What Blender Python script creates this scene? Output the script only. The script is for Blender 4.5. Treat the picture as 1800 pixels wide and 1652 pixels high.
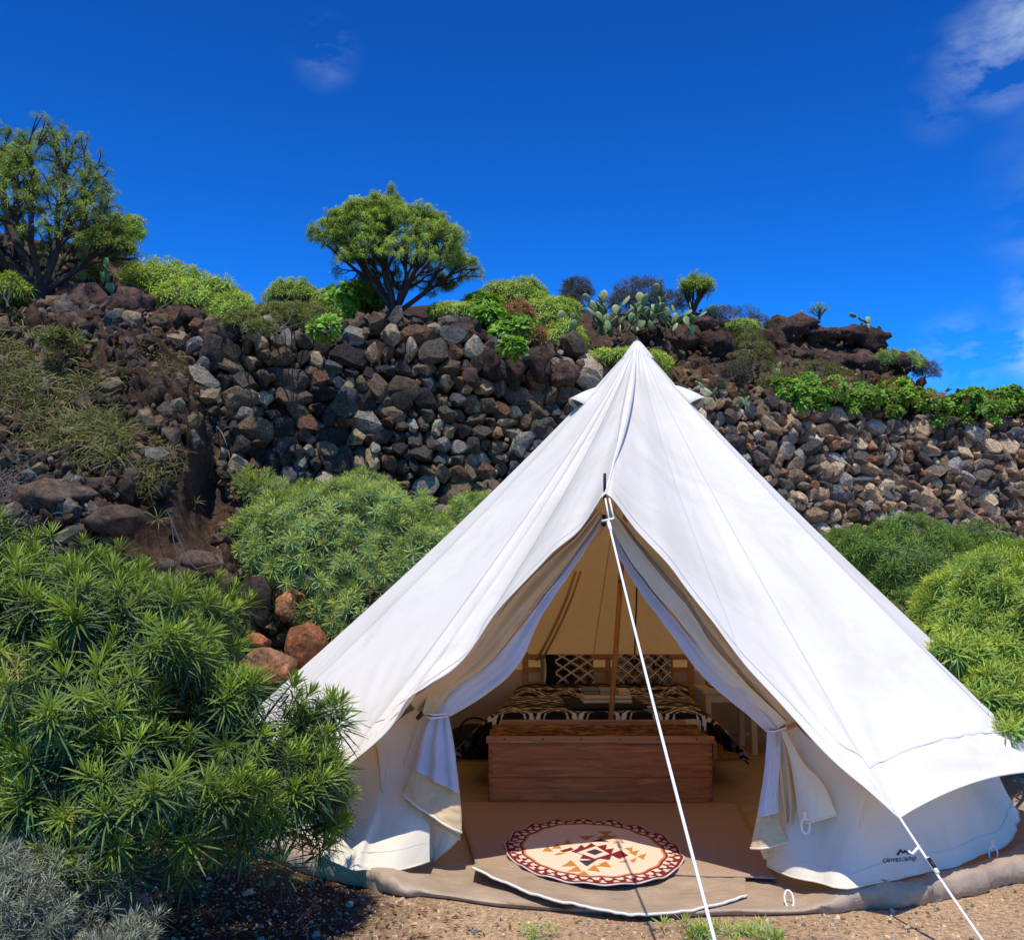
import bpy, bmesh, math, random
import numpy as np
from mathutils import Vector, Matrix, noise
noise.seed_set(7)

# ------------------------------------------------------------------ camera, light, exposure
sc = bpy.context.scene
COL = sc.collection
for o in list(bpy.data.objects):
    bpy.data.objects.remove(o)
F_PX, CAM_H, PITCH = 1750.0, 1.33, math.atan(217 / 1750)
cam = bpy.data.cameras.new('camera')
cam.sensor_width = 36; cam.lens = F_PX / 1800 * 36; cam.clip_end = 3000; cam.clip_start = 0.05
camo = bpy.data.objects.new('camera', cam); COL.objects.link(camo)
camo.location = (0, 0, CAM_H); camo.rotation_euler = (math.pi / 2 + PITCH, 0, 0)
sc.camera = camo

SUN_EL = math.radians(65.5); SUN_AZ = math.radians(-8)     # azimuth: 0 = straight behind the camera
sdir = Vector((math.sin(SUN_AZ) * math.cos(SUN_EL), -math.cos(SUN_AZ) * math.cos(SUN_EL), math.sin(SUN_EL)))
sun = bpy.data.lights.new('sun', 'SUN'); sun.energy = 4.9; sun.angle = math.radians(0.5); sun.color = (1.0, 0.94, 0.82)
suno = bpy.data.objects.new('sun', sun); COL.objects.link(suno)
suno.location = sdir * 50
suno.rotation_euler = sdir.to_track_quat('Z', 'Y').to_euler()

W = bpy.data.worlds.new('World'); sc.world = W; W.use_nodes = True
nt = W.node_tree; nt.nodes.clear()
def N(t, typ, **k):
    n = t.nodes.new(typ)
    for a, b in k.items(): setattr(n, a, b)
    return n
wo = N(nt, 'ShaderNodeOutputWorld'); bg = N(nt, 'ShaderNodeBackground'); bg.inputs[1].default_value = 0.085
sky = N(nt, 'ShaderNodeTexSky'); sky.sky_type = 'NISHITA'; sky.sun_disc = False
sky.sun_elevation = SUN_EL; sky.sun_rotation = math.pi; sky.altitude = 600; sky.air_density = 1.0; sky.dust_density = 0.15; sky.ozone_density = 3.0
gm = N(nt, 'ShaderNodeMix', data_type='RGBA', blend_type='MULTIPLY'); gm.inputs[0].default_value = 1.0
gm.inputs[7].default_value = (0.065, 0.46, 0.74, 1)
gg = N(nt, 'ShaderNodeGamma'); gg.inputs[1].default_value = 1.8
tc = N(nt, 'ShaderNodeTexCoord')
SKY_MULT = gm
nt.links.new(sky.outputs[0], gg.inputs[0]); nt.links.new(gg.outputs[0], gm.inputs[6])
prev = gm.outputs[2]
def pix_dir(px, py):
    x = (px - 900) / F_PX; z = (826 - py) / F_PX
    return Vector((x, math.cos(PITCH) - z * math.sin(PITCH), math.sin(PITCH) + z * math.cos(PITCH))).normalized()
# thin wisps of cloud, each a soft patch of the sky broken up by noise
wn = N(nt, 'ShaderNodeTexNoise'); wn.inputs['Scale'].default_value = 9; wn.inputs['Detail'].default_value = 7; wn.inputs['Roughness'].default_value = 0.6; wn.inputs['Distortion'].default_value = 0.25
wm = N(nt, 'ShaderNodeMapping'); wm.inputs['Rotation'].default_value = (0.3, 0.7, 0.2); wm.inputs['Scale'].default_value = (1.0, 1.0, 2.4)
nt.links.new(tc.outputs['Generated'], wm.inputs[0]); nt.links.new(wm.outputs[0], wn.inputs['Vector'])
wr = N(nt, 'ShaderNodeMapRange'); wr.inputs[1].default_value = 0.44; wr.inputs[2].default_value = 0.72
nt.links.new(wn.outputs[0], wr.inputs[0])
acc = None
for (px, py, rad, amp) in ((570, 92, 0.040, 0.22), (1745, 95, 0.060, 0.55), (1830, 30, 0.075, 0.75), (1588, 80, 0.022, 0.22), (1650, 190, 0.04, 0.12), (1690, 620, 0.055, 0.35), (1810, 612, 0.04, 0.6), (1800, 520, 0.03, 0.3), (2300, 350, 0.25, 0.7), (-700, 500, 0.2, 0.5)):
    d = pix_dir(px, py)
    dt = N(nt, 'ShaderNodeVectorMath', operation='DISTANCE'); dt.inputs[1].default_value = d
    nt.links.new(tc.outputs['Generated'], dt.inputs[0])
    mr = N(nt, 'ShaderNodeMapRange', interpolation_type='SMOOTHSTEP'); mr.inputs[1].default_value = 0; mr.inputs[2].default_value = rad; mr.inputs[3].default_value = amp; mr.inputs[4].default_value = 0
    nt.links.new(dt.outputs['Value'], mr.inputs[0])
    if acc is None: acc = mr.outputs[0]
    else:
        ad = N(nt, 'ShaderNodeMath', operation='MAXIMUM'); nt.links.new(acc, ad.inputs[0]); nt.links.new(mr.outputs[0], ad.inputs[1]); acc = ad.outputs[0]
mu = N(nt, 'ShaderNodeMath', operation='MULTIPLY'); nt.links.new(acc, mu.inputs[0]); nt.links.new(wr.outputs[0], mu.inputs[1])
cm = N(nt, 'ShaderNodeMix', data_type='RGBA'); nt.links.new(mu.outputs[0], cm.inputs[0]); nt.links.new(prev, cm.inputs[6]); cm.inputs[7].default_value = (11.0, 13.0, 13.5, 1)
nt.links.new(cm.outputs[2], bg.inputs[0]); nt.links.new(bg.outputs[0], wo.inputs[0])
sc.view_settings.view_transform = 'Standard'; sc.view_settings.look = 'None'
sc.view_settings.exposure = 0.0; sc.view_settings.gamma = 1.0; sc.view_settings.use_curve_mapping = False

# ------------------------------------------------------------------ helpers
def ray(px, py):
    x = (px - 900) / F_PX; z = (826 - py) / F_PX
    return x, math.cos(PITCH) - z * math.sin(PITCH), math.sin(PITCH) + z * math.cos(PITCH)
def at(px, py, Y):
    x, y, z = ray(px, py); t = Y / y
    return Vector((x * t, Y, CAM_H + z * t))
def gr(px, py, h=0.0):
    x, y, z = ray(px, py); t = (h - CAM_H) / z
    return Vector((x * t, y * t, h))
def tag(o, label=None, cat=None, group=None, kind=None):
    if label: o['label'] = label
    if cat: o['category'] = cat
    if group: o['group'] = group
    if kind: o['kind'] = kind
    return o
def empty(name, loc, label, cat, group=None):
    o = bpy.data.objects.new(name, None); COL.objects.link(o); o.location = loc; o.empty_display_size = 0.1
    return tag(o, label, cat, group)
def mesh_from(name, V, F, cols=None, smooth=True):
    V = np.asarray(V, dtype=np.float32).reshape(-1, 3)
    me = bpy.data.meshes.new(name)
    if isinstance(F, np.ndarray):
        k = F.shape[1]; nf = len(F)
        me.vertices.add(len(V)); me.vertices.foreach_set('co', V.ravel())
        me.loops.add(nf * k); me.loops.foreach_set('vertex_index', F.astype(np.int32).ravel())
        me.polygons.add(nf); me.polygons.foreach_set('loop_start', np.arange(0, nf * k, k, dtype=np.int32))
        me.update(calc_edges=True)
    else:
        me.from_pydata(V.tolist(), [], F)
    if cols is not None:
        a = me.color_attributes.new('Col', 'FLOAT_COLOR', 'POINT')
        c = np.ones((len(V), 4), dtype=np.float32); c[:, :3] = np.asarray(cols, dtype=np.float32)[:, :3]
        a.data.foreach_set('color', c.ravel())
    me.polygons.foreach_set('use_smooth', [smooth] * len(me.polygons))
    return me
def link(name, me, mat=None, parent=None, loc=(0, 0, 0), rot=None):
    o = bpy.data.objects.new(name, me); COL.objects.link(o)
    if mat is not None and not me.materials: me.materials.append(mat)
    o.location = loc
    if rot is not None: o.rotation_euler = rot
    if parent is not None: o.parent = parent
    return o
def mk(name, V, F, mat, parent=None, origin=None, cols=None, smooth=True):
    """mesh given in world coordinates, stored relative to its thing's base"""
    V = np.asarray(V, dtype=np.float64).reshape(-1, 3)
    if parent is not None:
        org = np.array(parent.location); loc = (0, 0, 0)
        if parent.parent is not None: org = org + np.array(parent.parent.location)
    elif origin is not None: org = np.array(origin); loc = tuple(origin)
    else: org = np.array([(V[:, 0].min() + V[:, 0].max()) / 2, (V[:, 1].min() + V[:, 1].max()) / 2, V[:, 2].min()]); loc = tuple(org)
    return link(name, mesh_from(name, V - org, F, cols, smooth), mat, parent, loc)
class MB:
    def __init__(s): s.v = []; s.f = []; s.c = []
    def add(s, V, F, c=None):
        n = len(s.v); s.v += [tuple(p) for p in V]; s.f += [tuple(i + n for i in f) for f in F]
        s.c += [c or (1, 1, 1)] * len(V)
    def box(s, cx, cy, cz, sx, sy, sz, rz=0, bev=0.0, M=None):
        bm = bmesh.new(); bmesh.ops.create_cube(bm, size=1)
        bmesh.ops.scale(bm, verts=bm.verts, vec=(sx, sy, sz))
        if bev > 0: bmesh.ops.bevel(bm, geom=bm.edges[:], offset=bev, segments=2, affect='EDGES', profile=0.6)
        m = Matrix.Translation((cx, cy, cz)) @ Matrix.Rotation(rz, 4, 'Z')
        if M is not None: m = M @ m
        bm.verts.ensure_lookup_table()
        s.add([m @ v.co for v in bm.verts], [[v.index for v in f.verts] for f in bm.faces]); bm.free()
    def tube(s, pts, r, n=8, caps=True):
        pts = [Vector(p) for p in pts]; rr = r if isinstance(r, (list, tuple)) else [r] * len(pts)
        V = []; up = None
        for i, p in enumerate(pts):
            t = (pts[min(i + 1, len(pts) - 1)] - pts[max(i - 1, 0)]).normalized()
            if up is None: up = Vector((0, 0, 1)) if abs(t.z) < 0.9 else Vector((1, 0, 0))
            a = t.cross(up).normalized(); b = a.cross(t).normalized(); up = b
            for k in range(n):
                w = 2 * math.pi * k / n; V.append(p + a * math.cos(w) * rr[i] + b * math.sin(w) * rr[i])
        F = []
        for i in range(len(pts) - 1):
            for k in range(n):
                F.append((i * n + k, i * n + (k + 1) % n, (i + 1) * n + (k + 1) % n, (i + 1) * n + k))
        if caps: F.append(tuple(range(n - 1, -1, -1))); F.append(tuple(range((len(pts) - 1) * n, len(pts) * n)))
        s.add(V, F)
    def build(s, name, mat, parent=None, smooth=False, origin=None, cols=False):
        return mk(name, s.v, s.f, mat, parent, origin, cols=np.array(s.c) if cols else None, smooth=smooth)
def catmull(pts, n):
    P = [Vector(p) for p in pts]
    L = [0]
    for a, b in zip(P, P[1:]): L.append(L[-1] + (b - a).length)
    out = []
    for i in range(n):
        d = L[-1] * i / (n - 1); k = 0
        while k < len(P) - 2 and L[k + 1] < d: k += 1
        u = (d - L[k]) / max(1e-9, L[k + 1] - L[k])
        p0 = P[k - 1] if k > 0 else P[k] * 2 - P[k + 1]; p1 = P[k]; p2 = P[k + 1]; p3 = P[k + 2] if k + 2 < len(P) else P[k + 1] * 2 - P[k]
        out.append(0.5 * ((2 * p1) + (p2 - p0) * u + (2 * p0 - 5 * p1 + 4 * p2 - p3) * u * u + (3 * p1 - p0 - 3 * p2 + p3) * u ** 3))
    return out
def grid_faces(nu, nv, closed=False):
    idx = np.arange(nu * nv).reshape(nu, nv)
    if closed: idx = np.vstack([idx, idx[:1]])
    a = idx[:-1, :-1].ravel(); b = idx[1:, :-1].ravel(); c = idx[1:, 1:].ravel(); d = idx[:-1, 1:].ravel()
    return np.stack([a, b, c, d], 1)
def loft(A, B, nu, nv, disp=None):
    """surface between two edge curves; disp(u, v, normal) moves the cloth"""
    a = catmull(A, nu); b = catmull(B, nu); V = []
    for i in range(nu):
        t = (a[min(i + 1, nu - 1)] - a[max(i - 1, 0)]); n = t.cross(b[i] - a[i])
        if n.length < 1e-7: n = Vector((0, -1, 0))
        n.normalize()
        if n.y > 0: n = -n
        for j in range(nv):
            v = j / (nv - 1); p = a[i].lerp(b[i], v)
            if disp: p = p + n * disp(i / (nu - 1), v)
            V.append(p)
    return V, grid_faces(nu, nv)
def fb(x, y, z, s=1.0, o=4):
    return noise.fractal(Vector((x * s, y * s, z * s)), 0.9, 2.0, o)

# ------------------------------------------------------------------ materials
def mat(name):
    m = bpy.data.materials.new(name); m.use_nodes = True; t = m.node_tree; t.nodes.clear()
    o = N(t, 'ShaderNodeOutputMaterial'); return m, t, o
def principled(t, o, rough=0.7, spec=0.3):
    p = N(t, 'ShaderNodeBsdfPrincipled'); p.inputs['Roughness'].default_value = rough; p.inputs['Specular IOR Level'].default_value = spec
    t.links.new(p.outputs[0], o.inputs[0]); return p
def ntex(t, scale, detail=6, rough=0.6, coord='Object', dist=0.0, mscale=None):
    c = N(t, 'ShaderNodeTexCoord'); n = N(t, 'ShaderNodeTexNoise')
    n.inputs['Scale'].default_value = scale; n.inputs['Detail'].default_value = detail; n.inputs['Roughness'].default_value = rough; n.inputs['Distortion'].default_value = dist
    if mscale:
        mp = N(t, 'ShaderNodeMapping'); mp.inputs['Scale'].default_value = mscale; t.links.new(c.outputs[coord], mp.inputs[0]); t.links.new(mp.outputs[0], n.inputs['Vector'])
    else: t.links.new(c.outputs[coord], n.inputs['Vector'])
    return n.outputs[0]
def ramp(t, inp, stops, interp='LINEAR'):
    r = N(t, 'ShaderNodeValToRGB'); r.color_ramp.interpolation = interp
    e = r.color_ramp.elements
    while len(e) < len(stops): e.new(0.5)
    for k, (p, c) in enumerate(stops): e[k].position = p; e[k].color = (c[0], c[1], c[2], 1)
    t.links.new(inp, r.inputs[0]); return r.outputs[0]
def mixc(t, f, a, b, mode='MIX'):
    m = N(t, 'ShaderNodeMix', data_type='RGBA', blend_type=mode)
    for s, v in ((0, f), (6, a), (7, b)):
        if hasattr(v, 'links') or hasattr(v, 'is_linked'): t.links.new(v, m.inputs[s])
        elif isinstance(v, (int, float)): m.inputs[s].default_value = v
        else: m.inputs[s].default_value = (v[0], v[1], v[2], 1)
    return m.outputs[2]
def bump(t, p, h, strength=0.3, dist=0.02, prevn=None):
    b = N(t, 'ShaderNodeBump'); b.inputs['Strength'].default_value = strength; b.inputs['Distance'].default_value = dist
    t.links.new(h, b.inputs['Height'])
    if prevn is not None: t.links.new(prevn, b.inputs['Normal'])
    t.links.new(b.outputs[0], p.inputs['Normal']); return b.outputs[0]
def attr(t): 
    a = N(t, 'ShaderNodeAttribute'); a.attribute_name = 'Col'; return a.outputs['Color']

def simple(name, col, rough=0.7, nscale=20, var=0.25, bmp=0.15, bdist=0.005, spec=0.3, metal=0):
    m, t, o = mat(name); p = principled(t, o, rough, spec); p.inputs['Metallic'].default_value = metal
    n = ntex(t, nscale)
    c = ramp(t, n, [(0.3, [x * (1 - var) for x in col]), (0.7, [min(1, x * (1 + var)) for x in col])])
    t.links.new(c, p.inputs['Base Color'])
    if bmp: bump(t, p, n, bmp, bdist)
    return m

DARKP = [(0.0, (0.035, 0.032, 0.032)), (0.14, (0.105, 0.082, 0.058)), (0.27, (0.055, 0.050, 0.047)), (0.39, (0.17, 0.130, 0.085)), (0.50, (0.085, 0.075, 0.062)), (0.62, (0.21, 0.20, 0.175)), (0.70, (0.135, 0.078, 0.050)), (0.77, (0.30, 0.235, 0.150)), (0.86, (0.085, 0.090, 0.095)), (0.93, (0.40, 0.34, 0.24))]
TANP = [(0.0, (0.055, 0.052, 0.052)), (0.12, (0.20, 0.150, 0.098)), (0.26, (0.095, 0.085, 0.072)), (0.38, (0.31, 0.235, 0.150)), (0.52, (0.14, 0.120, 0.092)), (0.63, (0.24, 0.235, 0.21)), (0.72, (0.15, 0.100, 0.068)), (0.78, (0.42, 0.335, 0.225)), (0.89, (0.10, 0.105, 0.11)), (0.94, (0.50, 0.43, 0.31))]
def rock_mat(name, use_attr, pit=14.0, dark=1.0, stops=None):
    m, t, o = mat(name); p = principled(t, o, 0.92, 0.15)
    if use_attr: base = attr(t)
    else:
        oi = N(t, 'ShaderNodeObjectInfo')
        base = ramp(t, oi.outputs['Random'], [(q, [dark * k for k in c]) for q, c in stops], 'CONSTANT')
    n1 = ntex(t, 3.2, 8, 0.7, dist=0.6)
    mot = ramp(t, n1, [(0.30, (0.35, 0.33, 0.33)), (0.5, (0.95, 0.92, 0.9)), (0.72, (1.7, 1.55, 1.35))])
    c1 = mixc(t, 0.85, base, mot, 'MULTIPLY')
    n2 = ntex(t, 7.5, 5, 0.65)
    rust = ramp(t, n2, [(0.56, (0, 0, 0)), (0.68, (1, 1, 1))])
    c2 = mixc(t, rust, c1, mixc(t, 1.0, c1, (1.5, 0.95, 0.62), 'MULTIPLY'))
    n3 = ntex(t, 13, 6, 0.8)
    c2 = mixc(t, 0.8, c2, ramp(t, n3, [(0.34, (0.25, 0.23, 0.22)), (0.5, (1.0, 0.98, 0.95)), (0.66, (1.9, 1.75, 1.55))]), 'MULTIPLY')
    t.links.new(c2, p.inputs['Base Color'])
    c = N(t, 'ShaderNodeTexCoord'); v = N(t, 'ShaderNodeTexVoronoi'); v.inputs['Scale'].default_value = pit; t.links.new(c.outputs['Object'], v.inputs['Vector'])
    vr = ramp(t, v.outputs['Distance'], [(0.0, (0, 0, 0)), (0.42, (1, 1, 1))])
    b1 = bump(t, p, ntex(t, 4.5, 9, 0.74), 1.0, 0.11 if not use_attr else 0.05)
    bump(t, p, vr, 0.8, 0.05 if not use_attr else 0.015, b1)
    return m
M = {}
M['rock'] = rock_mat('wall_stone', False, 9, 1.75, DARKP); M['rockt'] = rock_mat('tan_wall_stone', False, 9, 2.15, TANP)
M['rockc'] = rock_mat('rubble_stone', True, 16)
def terrain_mat(name, stops, sc1=1.1, sc2=9):
    m, t, o = mat(name); p = principled(t, o, 0.95, 0.1)
    n = ntex(t, sc1, 10, 0.72, dist=0.5)
    c = ramp(t, n, stops)
    f = ntex(t, sc2, 8, 0.75)
    c = mixc(t, 0.8, c, ramp(t, f, [(0.3, (0.3, 0.28, 0.27)), (0.5, (0.9, 0.9, 0.9)), (0.72, (1.8, 1.65, 1.5))]), 'MULTIPLY')
    t.links.new(c, p.inputs['Base Color'])
    b1 = bump(t, p, n, 0.9, 0.12); bump(t, p, f, 0.9, 0.05, b1)
    return m
M['hill'] = terrain_mat('lava_soil', [(0.30, (0.028, 0.022, 0.020)), (0.48, (0.075, 0.048, 0.034)), (0.62, (0.13, 0.080, 0.052)), (0.78, (0.20, 0.135, 0.085))])
M['bank'] = terrain_mat('bank_earth', [(0.30, (0.045, 0.030, 0.022)), (0.5, (0.105, 0.064, 0.040)), (0.68, (0.15, 0.095, 0.060)), (0.82, (0.19, 0.14, 0.10))], 1.6, 15)
# gravel ground
m, t, o = mat('gravel_ground'); p = principled(t, o, 0.95, 0.1)
big = ntex(t, 0.9, 5, 0.6); mid = ntex(t, 45, 5, 0.7); fine = ntex(t, 170, 4, 0.7)
c = ramp(t, big, [(0.3, (0.33, 0.215, 0.12)), (0.7, (0.50, 0.345, 0.205))])
c = mixc(t, 0.75, c, ramp(t, mid, [(0.34, (0.25, 0.21, 0.18)), (0.5, (1, 1, 1)), (0.66, (1.55, 1.5, 1.45))]), 'MULTIPLY')
c = mixc(t, 0.6, c, ramp(t, fine, [(0.3, (0.35, 0.3, 0.28)), (0.52, (1, 1, 1)), (0.7, (1.5, 1.45, 1.4))]), 'MULTIPLY')
# leaf-littered soil under the left shrubs, behind the tent too; ground shade painted in
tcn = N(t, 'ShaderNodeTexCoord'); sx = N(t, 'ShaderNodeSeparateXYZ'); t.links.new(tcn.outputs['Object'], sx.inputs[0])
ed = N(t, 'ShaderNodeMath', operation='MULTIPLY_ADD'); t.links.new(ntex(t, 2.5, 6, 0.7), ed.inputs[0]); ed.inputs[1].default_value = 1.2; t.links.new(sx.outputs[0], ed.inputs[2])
litter_shade_mask = N(t, 'ShaderNodeMapRange'); litter_shade_mask.inputs[1].default_value = 0.25; litter_shade_mask.inputs[2].default_value = -0.1; litter_shade_mask.inputs[3].default_value = 0; litter_shade_mask.inputs[4].default_value = 1; t.links.new(ed.outputs[0], litter_shade_mask.inputs[0])
litter_shade = ramp(t, ntex(t, 60, 5, 0.75), [(0.35, (0.03, 0.016, 0.010)), (0.55, (0.085, 0.045, 0.027)), (0.7, (0.20, 0.13, 0.08))])
c = mixc(t, litter_shade_mask.outputs[0], c, litter_shade)
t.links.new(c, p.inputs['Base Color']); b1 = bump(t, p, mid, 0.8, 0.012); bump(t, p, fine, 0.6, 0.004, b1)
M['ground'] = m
m, t, o = mat('pebble'); p = principled(t, o, 0.9, 0.15); t.links.new(attr(t), p.inputs['Base Color']); M['pebble'] = m

def leaf_mat(name, trans=0.22, rough=0.5, spec=0.3):
    m, t, o = mat(name)
    oi = N(t, 'ShaderNodeObjectInfo'); hs = N(t, 'ShaderNodeHueSaturation')
    vr = N(t, 'ShaderNodeMapRange'); vr.inputs[3].default_value = 0.82; vr.inputs[4].default_value = 1.18; t.links.new(oi.outputs['Random'], vr.inputs[0])
    t.links.new(vr.outputs[0], hs.inputs['Value']); t.links.new(attr(t), hs.inputs['Color'])
    p = N(t, 'ShaderNodeBsdfPrincipled'); p.inputs['Roughness'].default_value = rough; p.inputs['Specular IOR Level'].default_value = spec
    t.links.new(hs.outputs[0], p.inputs['Base Color'])
    tr = N(t, 'ShaderNodeBsdfTranslucent'); cc = mixc(t, 1.0, hs.outputs[0], (1.3, 1.25, 0.5), 'MULTIPLY'); t.links.new(cc, tr.inputs[0])
    mx = N(t, 'ShaderNodeMixShader'); mx.inputs[0].default_value = trans
    t.links.new(p.outputs[0], mx.inputs[1]); t.links.new(tr.outputs[0], mx.inputs[2]); t.links.new(mx.outputs[0], o.inputs[0])
    return m
M['leaf'] = leaf_mat('leaf'); M['cactus'] = leaf_mat('cactus_skin', 0.0, 0.55, 0.3)
M['bark'] = simple('shrub_bark', (0.11, 0.085, 0.065), 0.9, 30, 0.5, 0.6, 0.01)
M['barkd'] = simple('dark_bark', (0.055, 0.042, 0.034), 0.9, 30, 0.5, 0.6, 0.01)

def cloth(name, col, trans=0.0, tcol=None, rough=0.9, weave=900, wb=0.12, crease=0.25):
    m, t, o = mat(name)
    p = N(t, 'ShaderNodeBsdfPrincipled'); p.inputs['Roughness'].default_value = rough; p.inputs['Specular IOR Level'].default_value = 0.15
    n = ntex(t, 2.2, 5, 0.55)
    c = ramp(t, n, [(0.3, [x * 0.955 for x in col]), (0.7, [min(1, x * 1.02) for x in col])])
    grime = ramp(t, ntex(t, 1.1, 9, 0.72, dist=1.2), [(0.40, (0.86, 0.83, 0.77)), (0.52, (1, 1, 1))])
    c = mixc(t, 0.55, c, grime, 'MULTIPLY')
    t.links.new(c, p.inputs['Base Color'])
    b1 = bump(t, p, ntex(t, 5.5, 6, 0.55, dist=1.0), crease, 0.012)
    bump(t, p, ntex(t, weave * 0.3, 2, 0.5), wb, 0.0008, b1)
    if trans > 0:
        tr = N(t, 'ShaderNodeBsdfTranslucent'); tr.inputs[0].default_value = (*(tcol or col), 1)
        mx = N(t, 'ShaderNodeMixShader'); mx.inputs[0].default_value = trans
        t.links.new(p.outputs[0], mx.inputs[1]); t.links.new(tr.outputs[0], mx.inputs[2]); t.links.new(mx.outputs[0], o.inputs[0])
    else: t.links.new(p.outputs[0], o.inputs[0])
    return m
M['canvas'] = cloth('white_canvas', (0.79, 0.755, 0.665), 0.16, (1.0, 0.52, 0.15))
M['wallc'] = cloth('cream_wall_canvas', (0.74, 0.675, 0.55), 0.05, (0.9, 0.5, 0.15), crease=0.5)
M['flapc'] = cloth('beige_flap_canvas', (0.70, 0.51, 0.29), 0.06, (0.8, 0.6, 0.35), crease=0.5)
M['creamc'] = cloth('cream_flap_canvas', (0.80, 0.73, 0.56), 0.06, (0.8, 0.6, 0.35), crease=0.5)
M['mesh'] = cloth('insect_mesh', (0.66, 0.65, 0.70), 0.12, (0.6, 0.6, 0.65), crease=0.6)
M['seam'] = simple('seam_thread', (0.62, 0.61, 0.57), 0.9, 200, 0.1, 0)
M['ventm'] = simple('vent_mesh', (0.16, 0.12, 0.08), 0.9, 200, 0.2, 0.1)
M['hem'] = simple('hem_binding', (0.70, 0.66, 0.57), 0.85, 150, 0.1, 0.1)
M['rope'] = simple('white_rope', (0.80, 0.79, 0.76), 0.8, 300, 0.15, 0.3, 0.002)
M['black'] = simple('black_plastic', (0.012, 0.012, 0.013), 0.5, 50, 0.2, 0)
M['print'] = simple('black_print', (0.02, 0.02, 0.025), 0.8, 50, 0.1, 0)
M['pvc'] = simple('tan_groundsheet', (0.37, 0.275, 0.19), 0.5, 6, 0.16, 0.7, 0.03, 0.4)
M['jute'] = simple('woven_mat', (0.36, 0.25, 0.17), 0.95, 160, 0.28, 0.4, 0.003)
M['steel'] = simple('zinc_steel', (0.35, 0.35, 0.35), 0.4, 60, 0.2, 0, metal=0.9)
def wood(name, a, b, rough=0.5, sc_=(1.2, 14, 14)):
    m, t, o = mat(name); p = principled(t, o, rough, 0.35)
    n = ntex(t, 2.4, 8, 0.65, dist=1.2, mscale=sc_); c = ramp(t, n, [(0.3, a), (0.52, [(x + y) / 2 for x, y in zip(a, b)]), (0.72, b)])
    t.links.new(c, p.inputs['Base Color']); bump(t, p, n, 0.25, 0.004); return m
M['redwood'] = wood('red_brown_wood', (0.26, 0.062, 0.014), (0.66, 0.235, 0.055))
M['redwood2'] = wood('dark_red_wood', (0.14, 0.038, 0.014), (0.32, 0.11, 0.04))
M['orangewood'] = wood('orange_wood', (0.30, 0.11, 0.035), (0.62, 0.28, 0.10))
M['palewood'] = wood('pale_pine', (0.42, 0.20, 0.08), (0.66, 0.38, 0.17))
M['polewood'] = wood('pole_wood', (0.30, 0.13, 0.045), (0.55, 0.27, 0.10), 0.4, (14, 14, 1.2))
m, t, o = mat('live_edge_bark'); p = principled(t, o, 0.85, 0.2); n = ntex(t, 5, 8, 0.7, dist=1.5, mscale=(0.8, 5, 5))
t.links.new(ramp(t, n, [(0.38, (0.03, 0.012, 0.008)), (0.5, (0.20, 0.085, 0.03)), (0.62, (0.55, 0.33, 0.12)), (0.7, (0.12, 0.05, 0.02))]), p.inputs['Base Color']); bump(t, p, n, 1.0, 0.03); M['livebark'] = m
m, t, o = mat('woven_print'); p = principled(t, o, 0.95, 0.1); wv = ntex(t, 260, 2, 0.5)
t.links.new(mixc(t, 0.35, attr(t), ramp(t, wv, [(0.35, (0.55, 0.55, 0.55)), (0.65, (1.3, 1.3, 1.3))]), 'MULTIPLY'), p.inputs['Base Color']); bump(t, p, wv, 0.4, 0.002); M['woven'] = m
M['towelc'] = simple('cream_towel', (0.62, 0.50, 0.38), 0.95, 250, 0.2, 0.5, 0.003)
M['towelb'] = simple('grey_blue_towel', (0.17, 0.21, 0.22), 0.95, 250, 0.2, 0.5, 0.003)
M['blackc'] = simple('black_cloth', (0.016, 0.017, 0.024), 0.9, 100, 0.2, 0.2)
M['whitewood'] = simple('white_painted_wood', (0.62, 0.56, 0.46), 0.55, 12, 0.08, 0.05)
M['whitesheet'] = simple('mattress_cotton', (0.5, 0.45, 0.38), 0.9, 30, 0.1, 0.1)

# ------------------------------------------------------------------ ground
def ground_h(x, y):
    s = max(0.0, min(1.0, (y - 7.6) / 4.0)); s = s * s * (3 - 2 * s)
    left = max(0.0, min(1.0, (-0.6 - x) / 1.6)); right = max(0.0, min(1.0, (x - 2.6) / 2.0)); 
    rise = s * (0.9 * max(left, right) + 0.15)
    l2 = max(0.0, min(1.0, (-1.9 - x) / 1.2)) * max(0.0, min(1.0, (y - 5.0) / 2.5)) * 0.45
    near = 0.014 * noise.noise(Vector((x * 2.2, y * 2.2, 0))) + 0.05 * noise.noise(Vector((x * 0.5, y * 0.5, 3)))
    d = math.hypot(x - 0.78, y - 6.95)
    flat = max(0.0, min(1.0, (d - 2.6) / 0.5))
    return max(rise, l2) + near * flat - 0.004 * (1 - flat)
xs = list(np.arange(-7, 9.01, 0.11)); ys = list(np.arange(0.5, 16.01, 0.11))
xs = [-900, -300, -100, -40, -20, -12, -9] + xs + [11, 14, 22, 45, 100, 300, 900]
ys = [-900, -200, -60, -20, -8, -3, -1] + ys + [18, 22, 30, 60, 150, 400, 1500]
V = [(x, y, ground_h(x, y)) for x in xs for y in ys]
g = mk('ground', V, grid_faces(len(xs), len(ys)), M['ground'], origin=(0, 0, 0)); tag(g, 'orange brown gravelly ground in front of the tent', kind='structure')

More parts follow.
